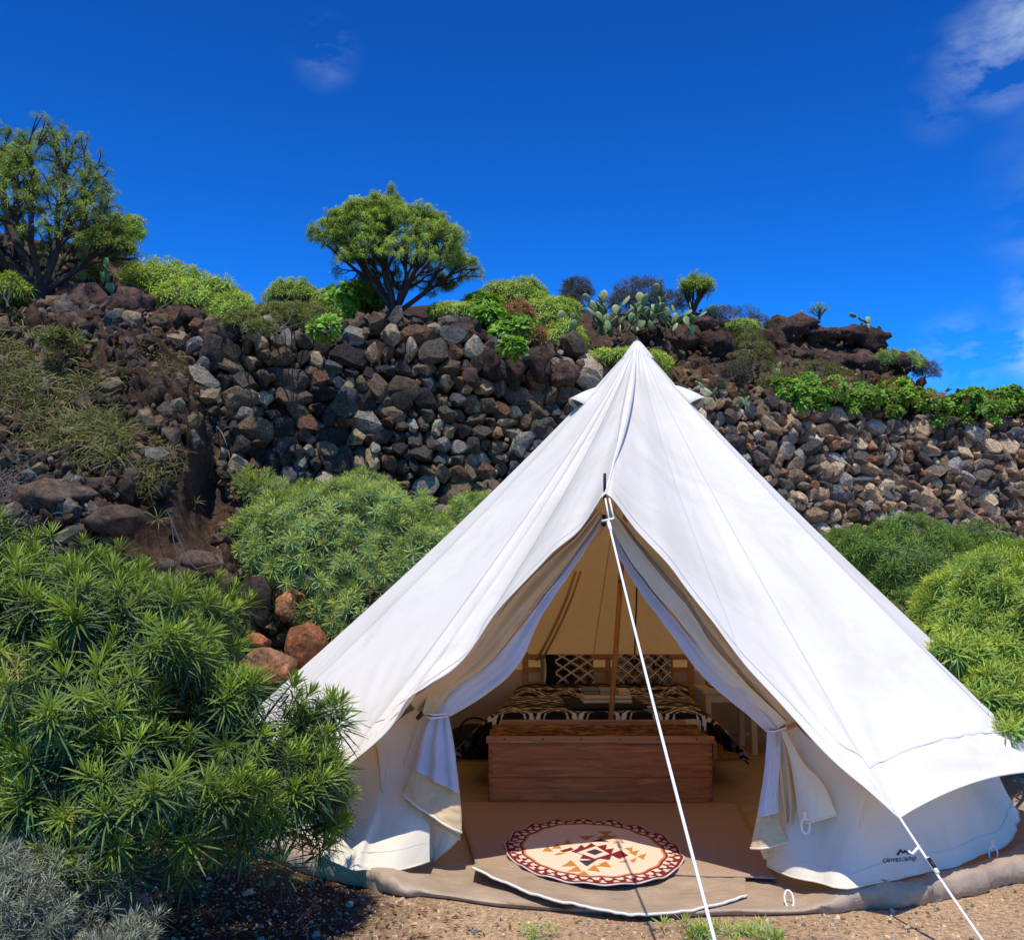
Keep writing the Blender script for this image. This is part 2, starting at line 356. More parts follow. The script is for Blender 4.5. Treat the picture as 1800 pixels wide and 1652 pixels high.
def ico(sub):
    bm = bmesh.new(); bmesh.ops.create_icosphere(bm, subdivisions=sub, radius=1); bm.verts.ensure_lookup_table()
    V = np.array([v.co[:] for v in bm.verts]); F = np.array([[v.index for v in f.verts] for f in bm.faces]); bm.free(); return V, F
ICO1, ICO2, ICO3 = ico(1), ico(2), ico(3)
def rock_shape(seed, base=ICO2, planes=9, rough=0.10, dmin=0.55):
    r = np.random.RandomState(seed); V = base[0].copy()
    for _ in range(planes):
        n = r.normal(size=3); n /= np.linalg.norm(n); d = r.uniform(dmin, 0.85)
        k = np.maximum(0, V @ n - d); V -= k[:, None] * n
    for i in range(len(V)):
        p = Vector(V[i]) * 2.3 + Vector((seed * 7.1, 0, 0))
        V[i] *= 1 + rough * noise.fractal(p, 0.8, 2.1, 4) 
    V /= np.abs(V).max(axis=0)
    return V, base[1]
def rnd_rot(r, tilt=3.14):
    return np.array(Matrix.Rotation(r.uniform(-tilt, tilt), 3, 'X') @ Matrix.Rotation(r.uniform(-tilt, tilt), 3, 'Y') @ Matrix.Rotation(r.uniform(-3.14, 3.14), 3, 'Z'))
def scatter(templates, pos, mats, cols=None, seed=0):
    """join many transformed copies of small templates: templates = [(V,F,C)]"""
    r = np.random.RandomState(seed); Vs = []; Fs = []; Cs = []; n = 0
    for i in range(len(pos)):
        tV, tF, tC = templates[r.randint(len(templates))]
        v = tV @ mats[i].T + pos[i]; Vs.append(v); Fs.append(tF + n); n += len(v)
        c = tC if tC is not None else np.ones_like(tV)
        if cols is not None: c = c * cols[i]
        Cs.append(c)
    return np.concatenate(Vs), np.concatenate(Fs), np.concatenate(Cs)
ROCK_PAL = np.array([(0.045, 0.037, 0.030), (0.08, 0.057, 0.038), (0.055, 0.045, 0.037), (0.13, 0.092, 0.058), (0.095, 0.052, 0.032), (0.13, 0.115, 0.095), (0.16, 0.12, 0.075), (0.07, 0.054, 0.042)])

# pebbles in the gravel, near the camera only
r = np.random.RandomState(3); pos = []; ms = []; cols = []
PT = [(rock_shape(s, ICO1, 4, 0.1)[0], ICO1[1], None) for s in (1, 2, 3, 4)]
while len(pos) < 11000:
    x = r.uniform(-2.2, 4.6); y = r.uniform(3.5, 7.0)
    if r.rand() < (y - 3.5) / 4.5: continue
    if math.hypot(x - 0.78, y - 6.95) < 2.66: continue
    s = 0.0026 + 0.0085 * r.rand() ** 3.5
    if r.rand() < 0.004: s = r.uniform(0.012, 0.022)
    pos.append((x, y, ground_h(x, y) + s * 0.2)); ms.append(rnd_rot(r) * s)
    k = r.rand(); cols.append(np.array((0.52, 0.36, 0.215)) * r.uniform(0.2, 1.45) if k < 0.8 else np.array((0.30, 0.26, 0.23)) * r.uniform(0.3, 1.4))
V, F, C = scatter(PT, np.array(pos), ms, cols)
o = mk('gravel', V, F, M['pebble'], origin=(0, 0, 0), cols=C, smooth=False); tag(o, 'loose grit and small pebbles on the ground before the tent', 'gravel', kind='stuff')

# ------------------------------------------------------------------ plants: generators
def leaf_rosette(seed, n, L, w, c_in, c_out, droop=0.25, st=2, spread=(80, 8), wide=0.35, twist=0.4, stem=0.0):
    r = np.random.RandomState(seed); V = []; F = []; C = []
    c_in = np.array(c_in); c_out = np.array(c_out)
    for i in range(n):
        q = (i + 0.5) / n; az = i * 2.39996 + r.uniform(-0.3, 0.3)
        el = math.radians(spread[0] + (spread[1] - spread[0]) * q + r.uniform(-9, 9))
        l = L * (0.55 + 0.45 * min(1, q * 1.8)) * r.uniform(0.85, 1.12)
        d = np.array((math.cos(az) * math.cos(el), math.sin(az) * math.cos(el), math.sin(el)))
        side = np.array((-math.sin(az), math.cos(az), 0)); side = side + np.array((0, 0, 1)) * r.uniform(-twist, twist); side /= np.linalg.norm(side)
        base = np.array((0, 0, -stem * q)); nrm = np.cross(side, d)
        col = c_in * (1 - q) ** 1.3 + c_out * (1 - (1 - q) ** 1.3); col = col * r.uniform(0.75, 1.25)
        k = len(V)
        V.append(base); C.append(col)
        for s in range(1, st + 1):
            u = s / (st + 1); ww = w * (math.sin(math.pi * min(1, u * 0.9 + wide * 0.3)) ** 0.8) * 0.5
            p = base + d * l * u - np.array((0, 0, 1)) * droop * l * u * u
            V += [p - side * ww + nrm * ww * 0.35, p, p + side * ww + nrm * ww * 0.35]; C += [col, col * 0.85, col]
        V.append(base + d * l - np.array((0, 0, 1)) * droop * l); C.append(col * 1.1)
        F += [(k, k + 1, k + 2), (k, k + 2, k + 3)]
        for s in range(st - 1):
            a = k + 1 + s * 3; F += [(a, a + 3, a + 1), (a + 3, a + 4, a + 1), (a + 1, a + 4, a + 2), (a + 4, a + 5, a + 2)]
        a = k + 1 + (st - 1) * 3; tp = len(V) - 1; F += [(a, tp, a + 1), (a + 1, tp, a + 2)]
    return np.array(V), np.array(F), np.clip(np.array(C), 0, 1)
def orient(d, r, s=1.0):
    d = Vector(d).normalized(); q = d.to_track_quat('Z', 'Y').to_matrix() @ Matrix.Rotation(r.uniform(0, 6.28), 3, 'Z')
    return np.array(q) * s
def lobe_points(lobes, n, seed, shell=0.3, zmin=-0.5, keep=0.8, jag=0.14, gap=0.30, gapf=5.0):
    r = np.random.RandomState(seed); P = []; D = []
    wts = np.array([l[3] * l[5] + l[4] * l[5] + l[3] * l[4] for l in lobes]); wts = wts / wts.sum(); tries = 0
    while len(P) < n and tries < n * 60:
        tries += 1
        l = lobes[r.choice(len(lobes), p=wts)]; d = r.normal(size=3); d /= np.linalg.norm(d)
        if d[2] < zmin: continue
        k = 1 - shell * r.rand() ** 1.6; c = np.array(l[:3]); rad = np.array(l[3:6])
        k *= 1 + jag * noise.noise(Vector((c + d * rad) * 2.6)) * 1.6 + jag * 0.9 * noise.noise(Vector((c + d * rad) * 6.5))
        p = c + d * rad * k; ok = noise.noise(Vector(p) * gapf) < gap
        for m_ in lobes:
            if m_ is l: continue
            if (((p - np.array(m_[:3])) / np.array(m_[3:6])) ** 2).sum() < keep ** 2: ok = False; break
        if ok: nn = d / rad; P.append(p); D.append(nn / np.linalg.norm(nn))
    return np.array(P), np.array(D)
def branch_segments(base, tips, seed, first=0.22, thick=0.006, up=0.35, bend=0.1, expo=0.42, k0=4):
    r = random.Random(seed); segs = []
    def rec(p, idx, depth, dirv):
        n = len(idx); rad = thick * n ** expo
        if n == 1:
            q = tips[idx[0]]; m_ = (p + q) / 2 + np.array((r.uniform(-1, 1), r.uniform(-1, 1), -0.4)) * bend * np.linalg.norm(q - p) 
            segs.append((p, m_, rad * 1.15, rad)); segs.append((m_, q, rad, rad * 0.6)); return
        c = tips[idx].mean(axis=0); f = first if depth == 0 else r.uniform(0.3, 0.48)
        q = p + (c - p) * f + np.array((r.uniform(-1, 1), r.uniform(-1, 1), 0)) * bend * np.linalg.norm(c - p) * 0.6
        segs.append((p, q, rad * (1.3 if depth == 0 else 1.08), rad))
        k = 2 if (n < 6 or r.random() < 0.55) else 3
        if depth == 0 and n > 12: k = k0
        elif depth == 1 and n > 12 and k0 > 5: k = 3
        D = tips[idx] - q; D = D / (np.linalg.norm(D, axis=1)[:, None] + 1e-9)
        cs = [D[r.randrange(n)]]
        while len(cs) < k:
            dist = np.min([((D - c_) ** 2).sum(1) for c_ in cs], axis=0); cs.append(D[int(np.argmax(dist))])
        cs = np.array(cs)
        for _ in range(3):
            lab = np.argmin([((D - c_) ** 2).sum(1) for c_ in cs], axis=0)
            cs = np.array([D[lab == j].mean(0) if (lab == j).any() else cs[j] for j in range(len(cs))])
        for j in range(len(cs)):
            sub = [idx[i] for i in range(n) if lab[i] == j]
            if sub and len(sub) < n: rec(q, sub, depth + 1, None)
            elif sub: 
                h = len(sub) // 2; rec(q, sub[:h], depth + 1, None); rec(q, sub[h:], depth + 1, None)
    rec(np.array(base, dtype=float), list(range(len(tips))), 0, None)
    return segs
def seg_mesh(segs, n=5):
    V = []; F = []
    for (a, b, ra, rb) in segs:
        t = Vector(b - a)
        if t.length < 1e-6: continue
        t.normalize(); u = t.orthogonal().normalized(); w = t.cross(u); k = len(V)
        for (p, rr) in ((a, ra), (b, rb)):
            for j in range(n):
                an = 2 * math.pi * j / n; V.append(p + np.array(u * math.cos(an) + w * math.sin(an)) * rr)
        for j in range(n): F.append((k + j, k + (j + 1) % n, k + n + (j + 1) % n, k + n + j))
    return np.array(V), np.array(F)
def shrub(name, base, lobes, n, size, temps, label, cat='shrub', seed=1, shell=0.35, zmin=-0.35, mix_up=0.35, group=None, stems=90, thick=0.006, bark='bark', keep=0.8, jag=0.14, tint=0.25, crown='foliage', colfn=None):
    r = np.random.RandomState(seed + 5)
    P, D = lobe_points(lobes, n, seed, shell, zmin, keep, jag)
    t = empty(name, base, label, cat, group)
    ms = []; cols = []
    for i in range(len(P)):
        d = D[i] * (1 - mix_up) + np.array((0, 0, 1)) * mix_up + r.normal(size=3) * 0.22
        ms.append(orient(d, r, size * r.uniform(0.7, 1.25)))
        k = np.ones(3) * r.uniform(1 - tint, 1 + tint)
        if colfn: k = k * colfn(P[i], r)
        cols.append(k)
    V, F, C = scatter(temps, P, ms, cols, seed)
    mk(crown, V, F, M['leaf'], t, cols=C, smooth=False)
    if stems:
        idx = r.choice(len(P), min(stems, len(P)), replace=False)
        sg = branch_segments(base, P[idx], seed, thick=thick)
        V, F = seg_mesh(sg); mk('stem', V, F, M[bark], t)
    return t
G_YOUNG = (0.26, 0.36, 0.05); G_DARK = (0.045, 0.115, 0.035)
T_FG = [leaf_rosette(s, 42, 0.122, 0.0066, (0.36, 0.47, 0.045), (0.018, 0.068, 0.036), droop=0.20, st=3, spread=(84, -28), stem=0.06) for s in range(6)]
T_MID = [leaf_rosette(10 + s, 22, 1.0, 0.085, (0.50, 0.50, 0.06), (0.18, 0.35, 0.14), droop=0.15, st=1, spread=(80, -10), stem=0.3) for s in range(5)]
T_RIGHT = [leaf_rosette(20 + s, 24, 1.0, 0.075, (0.40, 0.44, 0.05), (0.12, 0.26, 0.055), droop=0.3, st=1, spread=(80, -20), stem=0.3) for s in range(5)]
T_EUPH = [leaf_rosette(30 + s, 14, 1.0, 0.11, (0.44, 0.50, 0.055), (0.21, 0.34, 0.06), droop=0.35, st=1, spread=(75, -35), stem=0.2) for s in range(4)]
T_BROAD = [leaf_rosette(40 + s, 14, 1.0, 0.42, (0.26, 0.42, 0.03), (0.12, 0.27, 0.03), droop=0.3, st=2, spread=(75, 0), stem=0.1) for s in range(4)]
T_RUST = [leaf_rosette(50 + s, 22, 1.0, 0.10, (0.38, 0.18, 0.07), (0.28, 0.15, 0.06), droop=0.1, st=1, spread=(85, 0)) for s in range(3)]
T_TWIG = [leaf_rosette(60 + s, 12, 1.0, 0.05, (0.16, 0.14, 0.09), (0.11, 0.10, 0.07), droop=0.1, st=1, spread=(85, 5)) for s in range(3)]
T_GRASS = [leaf_rosette(70 + s, 12, 1.0, 0.06, (0.24, 0.23, 0.05), (0.16, 0.19, 0.04), droop=0.45, st=2, spread=(88, 40)) for s in range(3)]
T_GREY = [leaf_rosette(80 + s, 16, 1.0, 0.07, (0.34, 0.35, 0.24), (0.17, 0.19, 0.13), droop=0.15, st=1, spread=(80, -20), stem=0.5) for s in range(3)]
def PL(px, py, Y, rpx, rpy, ry):
    """lobe: centre at a point, radii given by their apparent size at that distance"""
    p = at(px, py, Y); return (p.x, p.y, p.z, rpx * Y / F_PX, ry, rpy * Y / F_PX)

# ------------------------------------------------------------------ hillside above the walls
def prof(tab, x):
    if x <= tab[0][0]: return tab[0][1]
    for (a, b), (c, d) in zip(tab, tab[1:]):
        if x <= c: return b + (d - b) * (x - a) / (c - a)
    return tab[-1][1]
WA = [(-500, 9.3), (300, 9.8), (700, 10.3), (1070, 10.9)]                    # distance of the wall along the picture's width
WTOP = [(-500, 545), (200, 560), (400, 580), (560, 590), (700, 572), (800, 580), (900, 610), (1040, 628), (1130, 665), (1250, 690), (1400, 715), (1600, 728), (1800, 738), (2300, 745)]
def wdist(px): return prof([(-500, 9.3), (300, 9.8), (700, 10.3), (1040, 10.9), (1150, 12.2), (1250, 12.7), (1850, 14.6), (2400, 16)], px)
CREST = [(-500, 330), (0, 400), (200, 435), (290, 470), (440, 525), (560, 535), (700, 530), (850, 520), (980, 530), (1100, 545), (1250, 548), (1340, 568), (1400, 575), (1530, 590), (1565, 620), (1600, 655), (1640, 690), (1700, 706), (2300, 715)]
def cdist(px): return prof([(-500, 14), (300, 14.5), (800, 14), (1100, 15.5), (1400, 17.5), (1640, 18), (1700, 16.8), (2400, 18)], px)
cols_px = np.arange(-500, 2401, 14); nr = 46; V = []
for px in cols_px:
    a = at(px, prof(WTOP, px), wdist(px) + 0.35); b = at(px, prof(CREST, px) + 10, cdist(px))
    low = Vector((a.x, a.y, 0.2))
    for k in range(-2, nr):
        if k < 0: p = low if k == -2 else Vector((a.x, a.y, a.z - 0.5))
        elif k <= 34:
            u = k / 34; p = a.lerp(b, u); p.z -= (b.z - a.z) * 0.12 * math.sin(math.pi * u)
            amp = 0.32 * math.sin(math.pi * min(1, u * 1.1)) ** 0.6
            q = p.copy(); n1 = noise.fractal(q * 0.9, 0.8, 2.1, 6); n2 = noise.ridged_multi_fractal(q * 1.3, 0.9, 2.1, 5, 1.0, 2.0)
            p.z += amp * (0.35 * n1 + 0.16 * (n2 - 1.2)); p.y -= amp * 0.6 * (n2 - 1.2)
        else:
            u = (k - 34) / (nr - 35); p = b + Vector((b.x * 0.9 * u, 22 * u, 0.35 * math.sin(u * 3) - 2.5 * u * u)); p.z += 0.12 * noise.fractal(p * 0.8, 0.9, 2, 4)
        V.append(p)
hs = mk('hillside', V, grid_faces(len(cols_px), nr + 2), M['hill'], origin=(0, 0, 0)); tag(hs, 'dark volcanic slope above the stone walls', kind='structure')

# rubble on the slope
r = np.random.RandomState(9); pos = []; ms = []; cols = []
RT = [(rock_shape(s, ICO1, 6, 0.16)[0], ICO1[1], None) for s in range(20, 28)]
for _ in range(4200):
    px = r.uniform(-200, 1720); u = r.rand() ** 1.2
    a = at(px, prof(WTOP, px), wdist(px) + 0.35); b = at(px, prof(CREST, px) + 8, cdist(px)); p = a.lerp(b, u); p.z -= (b.z - a.z) * 0.12 * math.sin(math.pi * u)
    s = 0.03 + 0.13 * r.rand() ** 3
    if px > 1230 and u > 0.1: s *= 0.6
    if 200 < px < 1060 and u > 0.12 and r.rand() < 0.85: continue
    p.y += r.normal() * 0.12; pos.append((p.x, p.y - 0.05, p.z + r.uniform(-0.08, 0.04))); ms.append(rnd_rot(r) @ np.diag((s * r.uniform(0.8, 1.5), s, s * r.uniform(0.6, 1.0))))
    cols.append(ROCK_PAL[r.randint(len(ROCK_PAL))] * r.uniform(0.7, 1.3) * (np.array((1.2, 1.0, 0.8)) if px > 1150 else 1))
V, F, C = scatter(RT, np.array(pos), ms, cols)
o = mk('slope_rubble', V, F, M['rockc'], origin=(0, 0, 0), cols=C, smooth=False); tag(o, 'loose dark lava rubble strewn over the hillside above the walls', 'rubble', kind='stuff')

# ------------------------------------------------------------------ dry stone walls, stone by stone
STONES = []
for s in range(16):
    v, f = rock_shape(100 + s, ICO2, 12, 0.16 if s % 3 else 0.28, 0.52)
    me = mesh_from('stone', v, f, smooth=False); me.materials.append(M['rock']); me2 = me.copy(); me2.materials.clear(); me2.materials.append(M['rockt']); STONES.append((me, v, f, me2))
def stone_wall(name, pxs, dist, top, ybot, size, label, seed, zlow=0.2, tan=False):
    r = np.random.RandomState(seed)
    # path of the wall's face
    path = [at(px, prof(top, px), dist(px)) for px in pxs]
    L = [0]
    for a, b in zip(path, path[1:]): L.append(L[-1] + math.hypot(b.x - a.x, b.y - a.y))
    def on(s):
        s = max(0, min(L[-1] - 1e-6, s)); k = max(i for i in range(len(L) - 1) if L[i] <= s); u = (s - L[k]) / (L[k + 1] - L[k]); return path[k].lerp(path[k + 1], u), (path[k + 1] - path[k]).normalized()
    mid, _ = on(L[-1] / 2)
    t = empty(name, (mid.x, mid.y + 0.3, 0.0), label, 'wall')
    # earth core behind the stones
    Vc = []; ns = 60; nz = 24
    for i in range(ns):
        p, d = on(L[-1] * i / (ns - 1))
        for j in range(nz):
            z = zlow - 0.6 + (p.z - 0.08 - zlow + 0.6) * j / (nz - 1)
            Vc.append((p.x, p.y + 0.13 + 0.05 * noise.noise(Vector((p.x * 3, z * 3, 1))), z))
    mk('earth_core', Vc, grid_faces(ns, nz), M['hill'], t)
    items = []; z = zlow; zt = max(p.z for p in path)
    while z < zt + 0.05:
        h = size * r.uniform(0.62, 1.15); s = r.uniform(-0.3, 0) * size
        while s < L[-1]:
            w = size * (r.uniform(0.6, 1.15) if r.rand() < 0.70 else r.uniform(1.15, 2.2)); p, d = on(s + w / 2)
            zz = z + h / 2 + 0.75 * h * noise.noise(Vector((s * 1.3, z * 1.5, seed))) + r.uniform(-0.12, 0.12) * h
            if zz < p.z - 0.02 + r.uniform(-0.1, 0.06):
                hh = h * (r.uniform(0.85, 1.35) if w < 1.15 * size else r.uniform(1.1, 1.7))
                items.append((p.x, p.y + r.uniform(-0.035, 0.03), zz, w * r.uniform(0.54, 0.66), size * r.uniform(0.6, 0.95), hh * r.uniform(0.52, 0.66), d, r.uniform(-0.6, 0.6)))
            if r.rand() < 0.9:   # a small pinning stone in the joint
                q, dq = on(s + w); e = size * r.uniform(0.16, 0.36); zq = z + r.uniform(0, h)
                if zq < q.z: items.append((q.x, q.y - 0.02 + r.uniform(-0.04, 0.03), zq, e, e, e * 0.8, dq, r.uniform(-1.5, 1.5)))
            s += w * 0.96
        z += h * 0.94
    def vis(it):   # apparent size, counting only stones that stand above the shrubs in front
        big = it[3] * it[5] / it[1] ** 2
        return big * (1 if it[2] > zvis(it[0]) else 0.05)
    zv = {}
    def zvis(x): return ybot
    items.sort(key=vis, reverse=True)
    rest = []
    for n_, it in enumerate(items):
        k = r.randint(len(STONES)); ang = math.atan2(it[6].y, it[6].x)
        rot = Matrix.Rotation(ang, 3, 'Z') @ Matrix.Rotation(it[7], 3, 'Y') 
        inner = Matrix.Rotation(r.randint(4) * math.pi / 2, 3, 'Y') @ Matrix.Rotation(r.uniform(-0.3, 0.3), 3, 'X')
        if n_ < 300:
            o = bpy.data.objects.new('stone', STONES[k][3 if tan else 0]); COL.objects.link(o); o.parent = t
            o.location = Vector(it[:3]) - t.location
            o.rotation_euler = rot.to_euler(); o.scale = it[3:6]
        else:
            rest.append((k, np.array(it[:3]), np.array(rot) @ np.diag(it[3:6])))
    if rest:
        TT = [(v, f, None) for (_, v, f, _m) in STONES]; Vs = []; Fs = []; Cs = []; n = 0
        for k, p, m_ in rest:
            v = STONES[k][1] @ m_.T + p; Vs.append(v); Fs.append(STONES[k][2] + n); n += len(v)
            Cs.append(np.tile(ROCK_PAL[r.randint(len(ROCK_PAL))] * r.uniform(0.8, 2.0) * (1.5 if tan else 1.0), (len(v), 1)))
        o = mk('stone_fill', np.concatenate(Vs), np.concatenate(Fs), M['rockc'], t, cols=np.concatenate(Cs), smooth=False); tag(o, kind='stuff')
    return t
stone_wall('dry_stone_wall', list(range(190, 1071, 40)), wdist, [(p, y) for p, y in WTOP], 1.9, 0.18, 'tall dark lava stone wall behind the left of the tent, under the umbrella-shaped tree', 5)
stone_wall('dry_stone_wall', list(range(1075, 2000, 45)), wdist, [(p, y) for p, y in WTOP], 1.9, 0.165, 'paler tan and grey stone wall on the right, topped by the bright leafy hedge', 11, tan=True)

# ------------------------------------------------------------------ rocky bank on the left
cp = np.arange(-420, 441, 4); rp = np.arange(560, 1241, 4); V = []
def bank_depth(px, py):
    d = prof([(560, 10.0), (640, 9.3), (760, 8.6), (860, 7.9), (920, 7.5), (1060, 7.15), (1240, 6.6)], py)
    d += 1.9 * max(0, min(1, (px - (320 + 0.18 * (py - 800))) / 90)) ** 1.5
    n = math.exp(-(((px - 285) / 75) ** 2 + ((py - 960) / 95) ** 2)); d += 0.55 * n
    n2 = math.exp(-(((px - 365) / 35) ** 2 + ((py - 880) / 90) ** 2)); d += 1.4 * n2
    return d, max(n, 0.6 * n2)
for px in cp:
    for py in rp:
        d, n = bank_depth(px, py); p = at(px, py, d)
        am = 1 - 0.88 * min(1, n * 1.5)
        rr = noise.ridged_multi_fractal(p * 1.5, 0.85, 2.15, 6, 1.0, 2.0) - 1.2; f1 = noise.fractal(p * 0.8, 0.9, 2, 4)
        f2 = noise.fractal(p * 6.0, 0.7, 2.1, 4)
        r3 = noise.ridged_multi_fractal(p * 4.2, 0.8, 2.1, 5, 1.0, 2.0) - 1.1
        p = p + Vector((0, -0.07 * r3, 0.03 * r3)) * am + Vector((0.03 * f2, -0.20 * rr - 0.22 * f1, 0.12 * rr + 0.05 * f2)) * am + Vector((0, -0.05 * f2 * am, 0))
        V.append(p)
bk = mk('rocky_bank', V, grid_faces(len(cp), len(rp)), M['bank'], origin=(0, 0, 0)); tag(bk, 'eroded brown earth and lava bank on the left with a hollow', kind='structure')
r = np.random.RandomState(19); pos = []; ms = []; cols = []
for _ in range(6500):
    px = r.uniform(-200, 430); py = r.uniform(560, 1080)
    d, n = bank_depth(px, py)
    if n > 0.22 and r.rand() < 0.97: continue
    if r.rand() > 0.5 + 0.5 * (noise.noise(Vector((px / 70, py / 60, 0))) > 0): continue
    p = at(px, py, d); s = 0.015 + 0.085 * r.rand() ** 3.5
    pos.append((p.x, p.y - r.uniform(-0.02, 0.22), p.z + r.uniform(-0.05, 0.05))); ms.append(rnd_rot(r) @ np.diag((s * 1.25, s, s * 0.85))); cols.append(ROCK_PAL[r.randint(len(ROCK_PAL))] * r.uniform(0.7, 1.25))
V, F, C = scatter(RT, np.array(pos), ms, cols)
o = mk('bank_rubble', V, F, M['rockc'], origin=(0, 0, 0), cols=C, smooth=False); tag(o, 'small broken lava stones bedded in the left bank', 'rubble', kind='stuff')

# single boulders that can be picked out
def boulder(px, py, Y, wpx, hpx, col, label, seed, dep=None, group=None):
    p = at(px, py, Y); v, f = rock_shape(seed, ICO3, 7, 0.13, 0.62); w = wpx * Y / F_PX / 2; h = hpx * Y / F_PX / 2
    v = v * np.array((w, dep or w * 0.8, h)) + np.array(p)
    c = np.tile(np.array(col), (len(v), 1))
    o = mk('boulder', v, f, M['rockc'], cols=c, smooth=True); tag(o, label, 'rock', group); return o
boulder(472, 1168, 7.3, 104, 62, (0.30, 0.16, 0.09), 'largest smooth orange-brown boulder lying between the left shrubs', 301)
boulder(447, 1126, 7.7, 60, 36, (0.36, 0.15, 0.06), 'small orange boulder on top of the big brown one', 302)
boulder(540, 1140, 7.6, 78, 95, (0.26, 0.11, 0.05), 'rust-coloured rock under the blue-green shrub, beside the tent roof', 303)
boulder(412, 1112, 7.9, 36, 34, (0.30, 0.12, 0.05), 'small rusty stone left of the orange boulder', 304)
boulder(402, 1140, 7.9, 34, 26, (0.26, 0.12, 0.06), 'rounded stone in front of the rusty stone, by the large shrub', 312)
boulder(505, 1065, 8.4, 42, 55, (0.48, 0.25, 0.11), 'pale orange rock seen through the stems of the blue-green shrub', 305)
boulder(525, 1222, 7.0, 80, 44, (0.36, 0.15, 0.06), 'orange rock at the foot of the tent roof', 306)
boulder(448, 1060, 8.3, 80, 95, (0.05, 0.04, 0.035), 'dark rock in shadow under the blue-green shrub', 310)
boulder(494, 1192, 7.3, 32, 38, (0.15, 0.14, 0.13), 'small grey stone right of the biggest boulder', 311)
boulder(352, 985, 7.35, 78, 44, (0.13, 0.09, 0.065), 'flat brown rock on the ledge below the bank hollow', 307)
boulder(290, 995, 7.15, 40, 30, (0.11, 0.085, 0.065), 'small block of brown rock left of the flat ledge rock', 308)
boulder(100, 875, 7.55, 150, 70, (0.115, 0.085, 0.062), 'broad weathered slab on the left bank under the dry grass', 309)
boulder(205, 915, 7.35, 110, 60, (0.10, 0.07, 0.05), 'lumpy earth-coated rock beside the hollow of the bank', 313)
# black lava outcrop on the right skyline and smaller ones
def outcrop(label, blobs, seed):
    r = np.random.RandomState(seed); bx = at(blobs[0][0], blobs[0][1], blobs[0][2]); t = empty('lava_outcrop', bx, label, 'rock')
    for i, (px, py, Y, w, h) in enumerate(blobs):
        v, f = rock_shape(seed + i, ICO3, 6, 0.34, 0.6)
        for k in range(len(v)):
            q = Vector(v[k]) * 3.1 + Vector((seed, i, 0)); v[k] *= 1 + 0.16 * (noise.ridged_multi_fractal(q, 0.8, 2.1, 4, 1, 2) - 1.2)
        ww = w * Y / F_PX / 2; hh = h * Y / F_PX / 2; v = v * np.array((ww, ww * 0.9, hh)) + np.array(at(px, py, Y))
        c = np.tile(np.array((0.055, 0.036, 0.030)) * r.uniform(0.8, 1.6), (len(v), 1)); mk('rock_lobe', v, f, M['rockc'], t, cols=c)
outcrop('jagged black lava outcrop on the right skyline below the tiny tree', [(1390, 582, 17.3, 110, 62), (1352, 612, 16.9, 80, 80), (1440, 590, 17.3, 90, 46), (1490, 590, 17.3, 80, 44), (1535, 598, 17.3, 70, 56), (1575, 640, 17.2, 60, 50), (1512, 640, 16.8, 75, 58), (1405, 628, 16.6, 60, 40)], 400)
outcrop('dark overhanging rocks just right of the tent tip', [(1262, 612, 15.3, 105, 78), (1190, 598, 15.0, 80, 60), (1305, 640, 15.2, 62, 50), (1228, 568, 15.5, 70, 40), (1140, 590, 14.8, 60, 40)], 430)
outcrop('dark bouldery rocks under the left tree on the bank', [(150, 540, 10.6, 120, 90), (235, 545, 10.5, 100, 80), (70, 560, 10.3, 120, 90), (330, 560, 10.3, 70, 50), (205, 520, 11.0, 90, 60), (20, 480, 11.6, 100, 90), (370, 588, 10.1, 80, 50)], 460)
outcrop('bluish black jumbled rocks at the wall top left of the tent tip', [(815, 590, 10.7, 60, 50), (860, 640, 10.45, 46, 60), (905, 655, 10.5, 44, 70), (945, 640, 10.6, 60, 70), (830, 665, 10.4, 42, 40), (990, 660, 10.75, 60, 60), (880, 610, 10.8, 70, 50)], 490)

# ------------------------------------------------------------------ the bell tent
TC = Vector((0.78, 6.95, 0.0)); APEX = at(1120, 603, 6.9)
tent = empty('bell_tent', TC, 'white canvas bell tent with its door flaps tied back, pitched before the stone walls', 'tent')
def pol(deg, rad, z): a = math.radians(deg); return Vector((TC.x + rad * math.sin(a), TC.y - rad * math.cos(a), z))
def edge_depth(pts, Ya, Yb, power=1.0):
    d = [0]
    for (a, b), (c, e) in zip(pts, pts[1:]): d.append(d[-1] + math.hypot(c - a, e - b))
    return [at(x, y, Ya + (Yb - Ya) * (k / d[-1]) ** power) for (x, y), k in zip(pts, d)]
RR_px = [(1065, 874), (1084, 892), (1103, 913), (1142, 959), (1194, 1015), (1280, 1130), (1337, 1194), (1390, 1252), (1467, 1329), (1527, 1386), (1582, 1435)]
RL_px = [(1065, 874), (1048, 894), (1008, 941), (965, 979), (900, 1044), (811, 1160), (754, 1206), (720, 1230), (687, 1275), (650, 1312), (602, 1350)]
RR = edge_depth(RR_px, 4.65, 4.13); RL = edge_depth(RL_px, 4.65, 4.60)
C1 = RR[-1]; CL = RL[-1]
corn = [C1] + [pol(16 + 23.54 * k, prof([(1, 2.74), (2, 2.50), (3, 2.45), (5, 2.62), (6, 2.76), (7, 2.80), (8, 2.74), (9, 2.60), (11, 2.56), (12, 2.54)], k), 0.505) for k in range(1, 13)] + [CL]
NB_DOOR, NB_E = 70, 20
B = []; kind = []
rr_ = catmull(RR, NB_DOOR); B += rr_; kind += [('d', k / (NB_DOOR - 1)) for k in range(NB_DOOR)]
corner_cols = [len(B) - 1]
for a, b in zip(corn, corn[1:]):
    for k in range(1, NB_E + 1):
        u = k / NB_E; p = a.lerp(b, u); inw = (Vector((TC.x, TC.y, 0)) - Vector((p.x, p.y, 0))).normalized()
        s = 4 * u * (1 - u); p = p + inw * 0.025 * s + Vector((0, 0, 0.030 * s)); B.append(p); kind.append(('e', u))
    corner_cols.append(len(B) - 1)
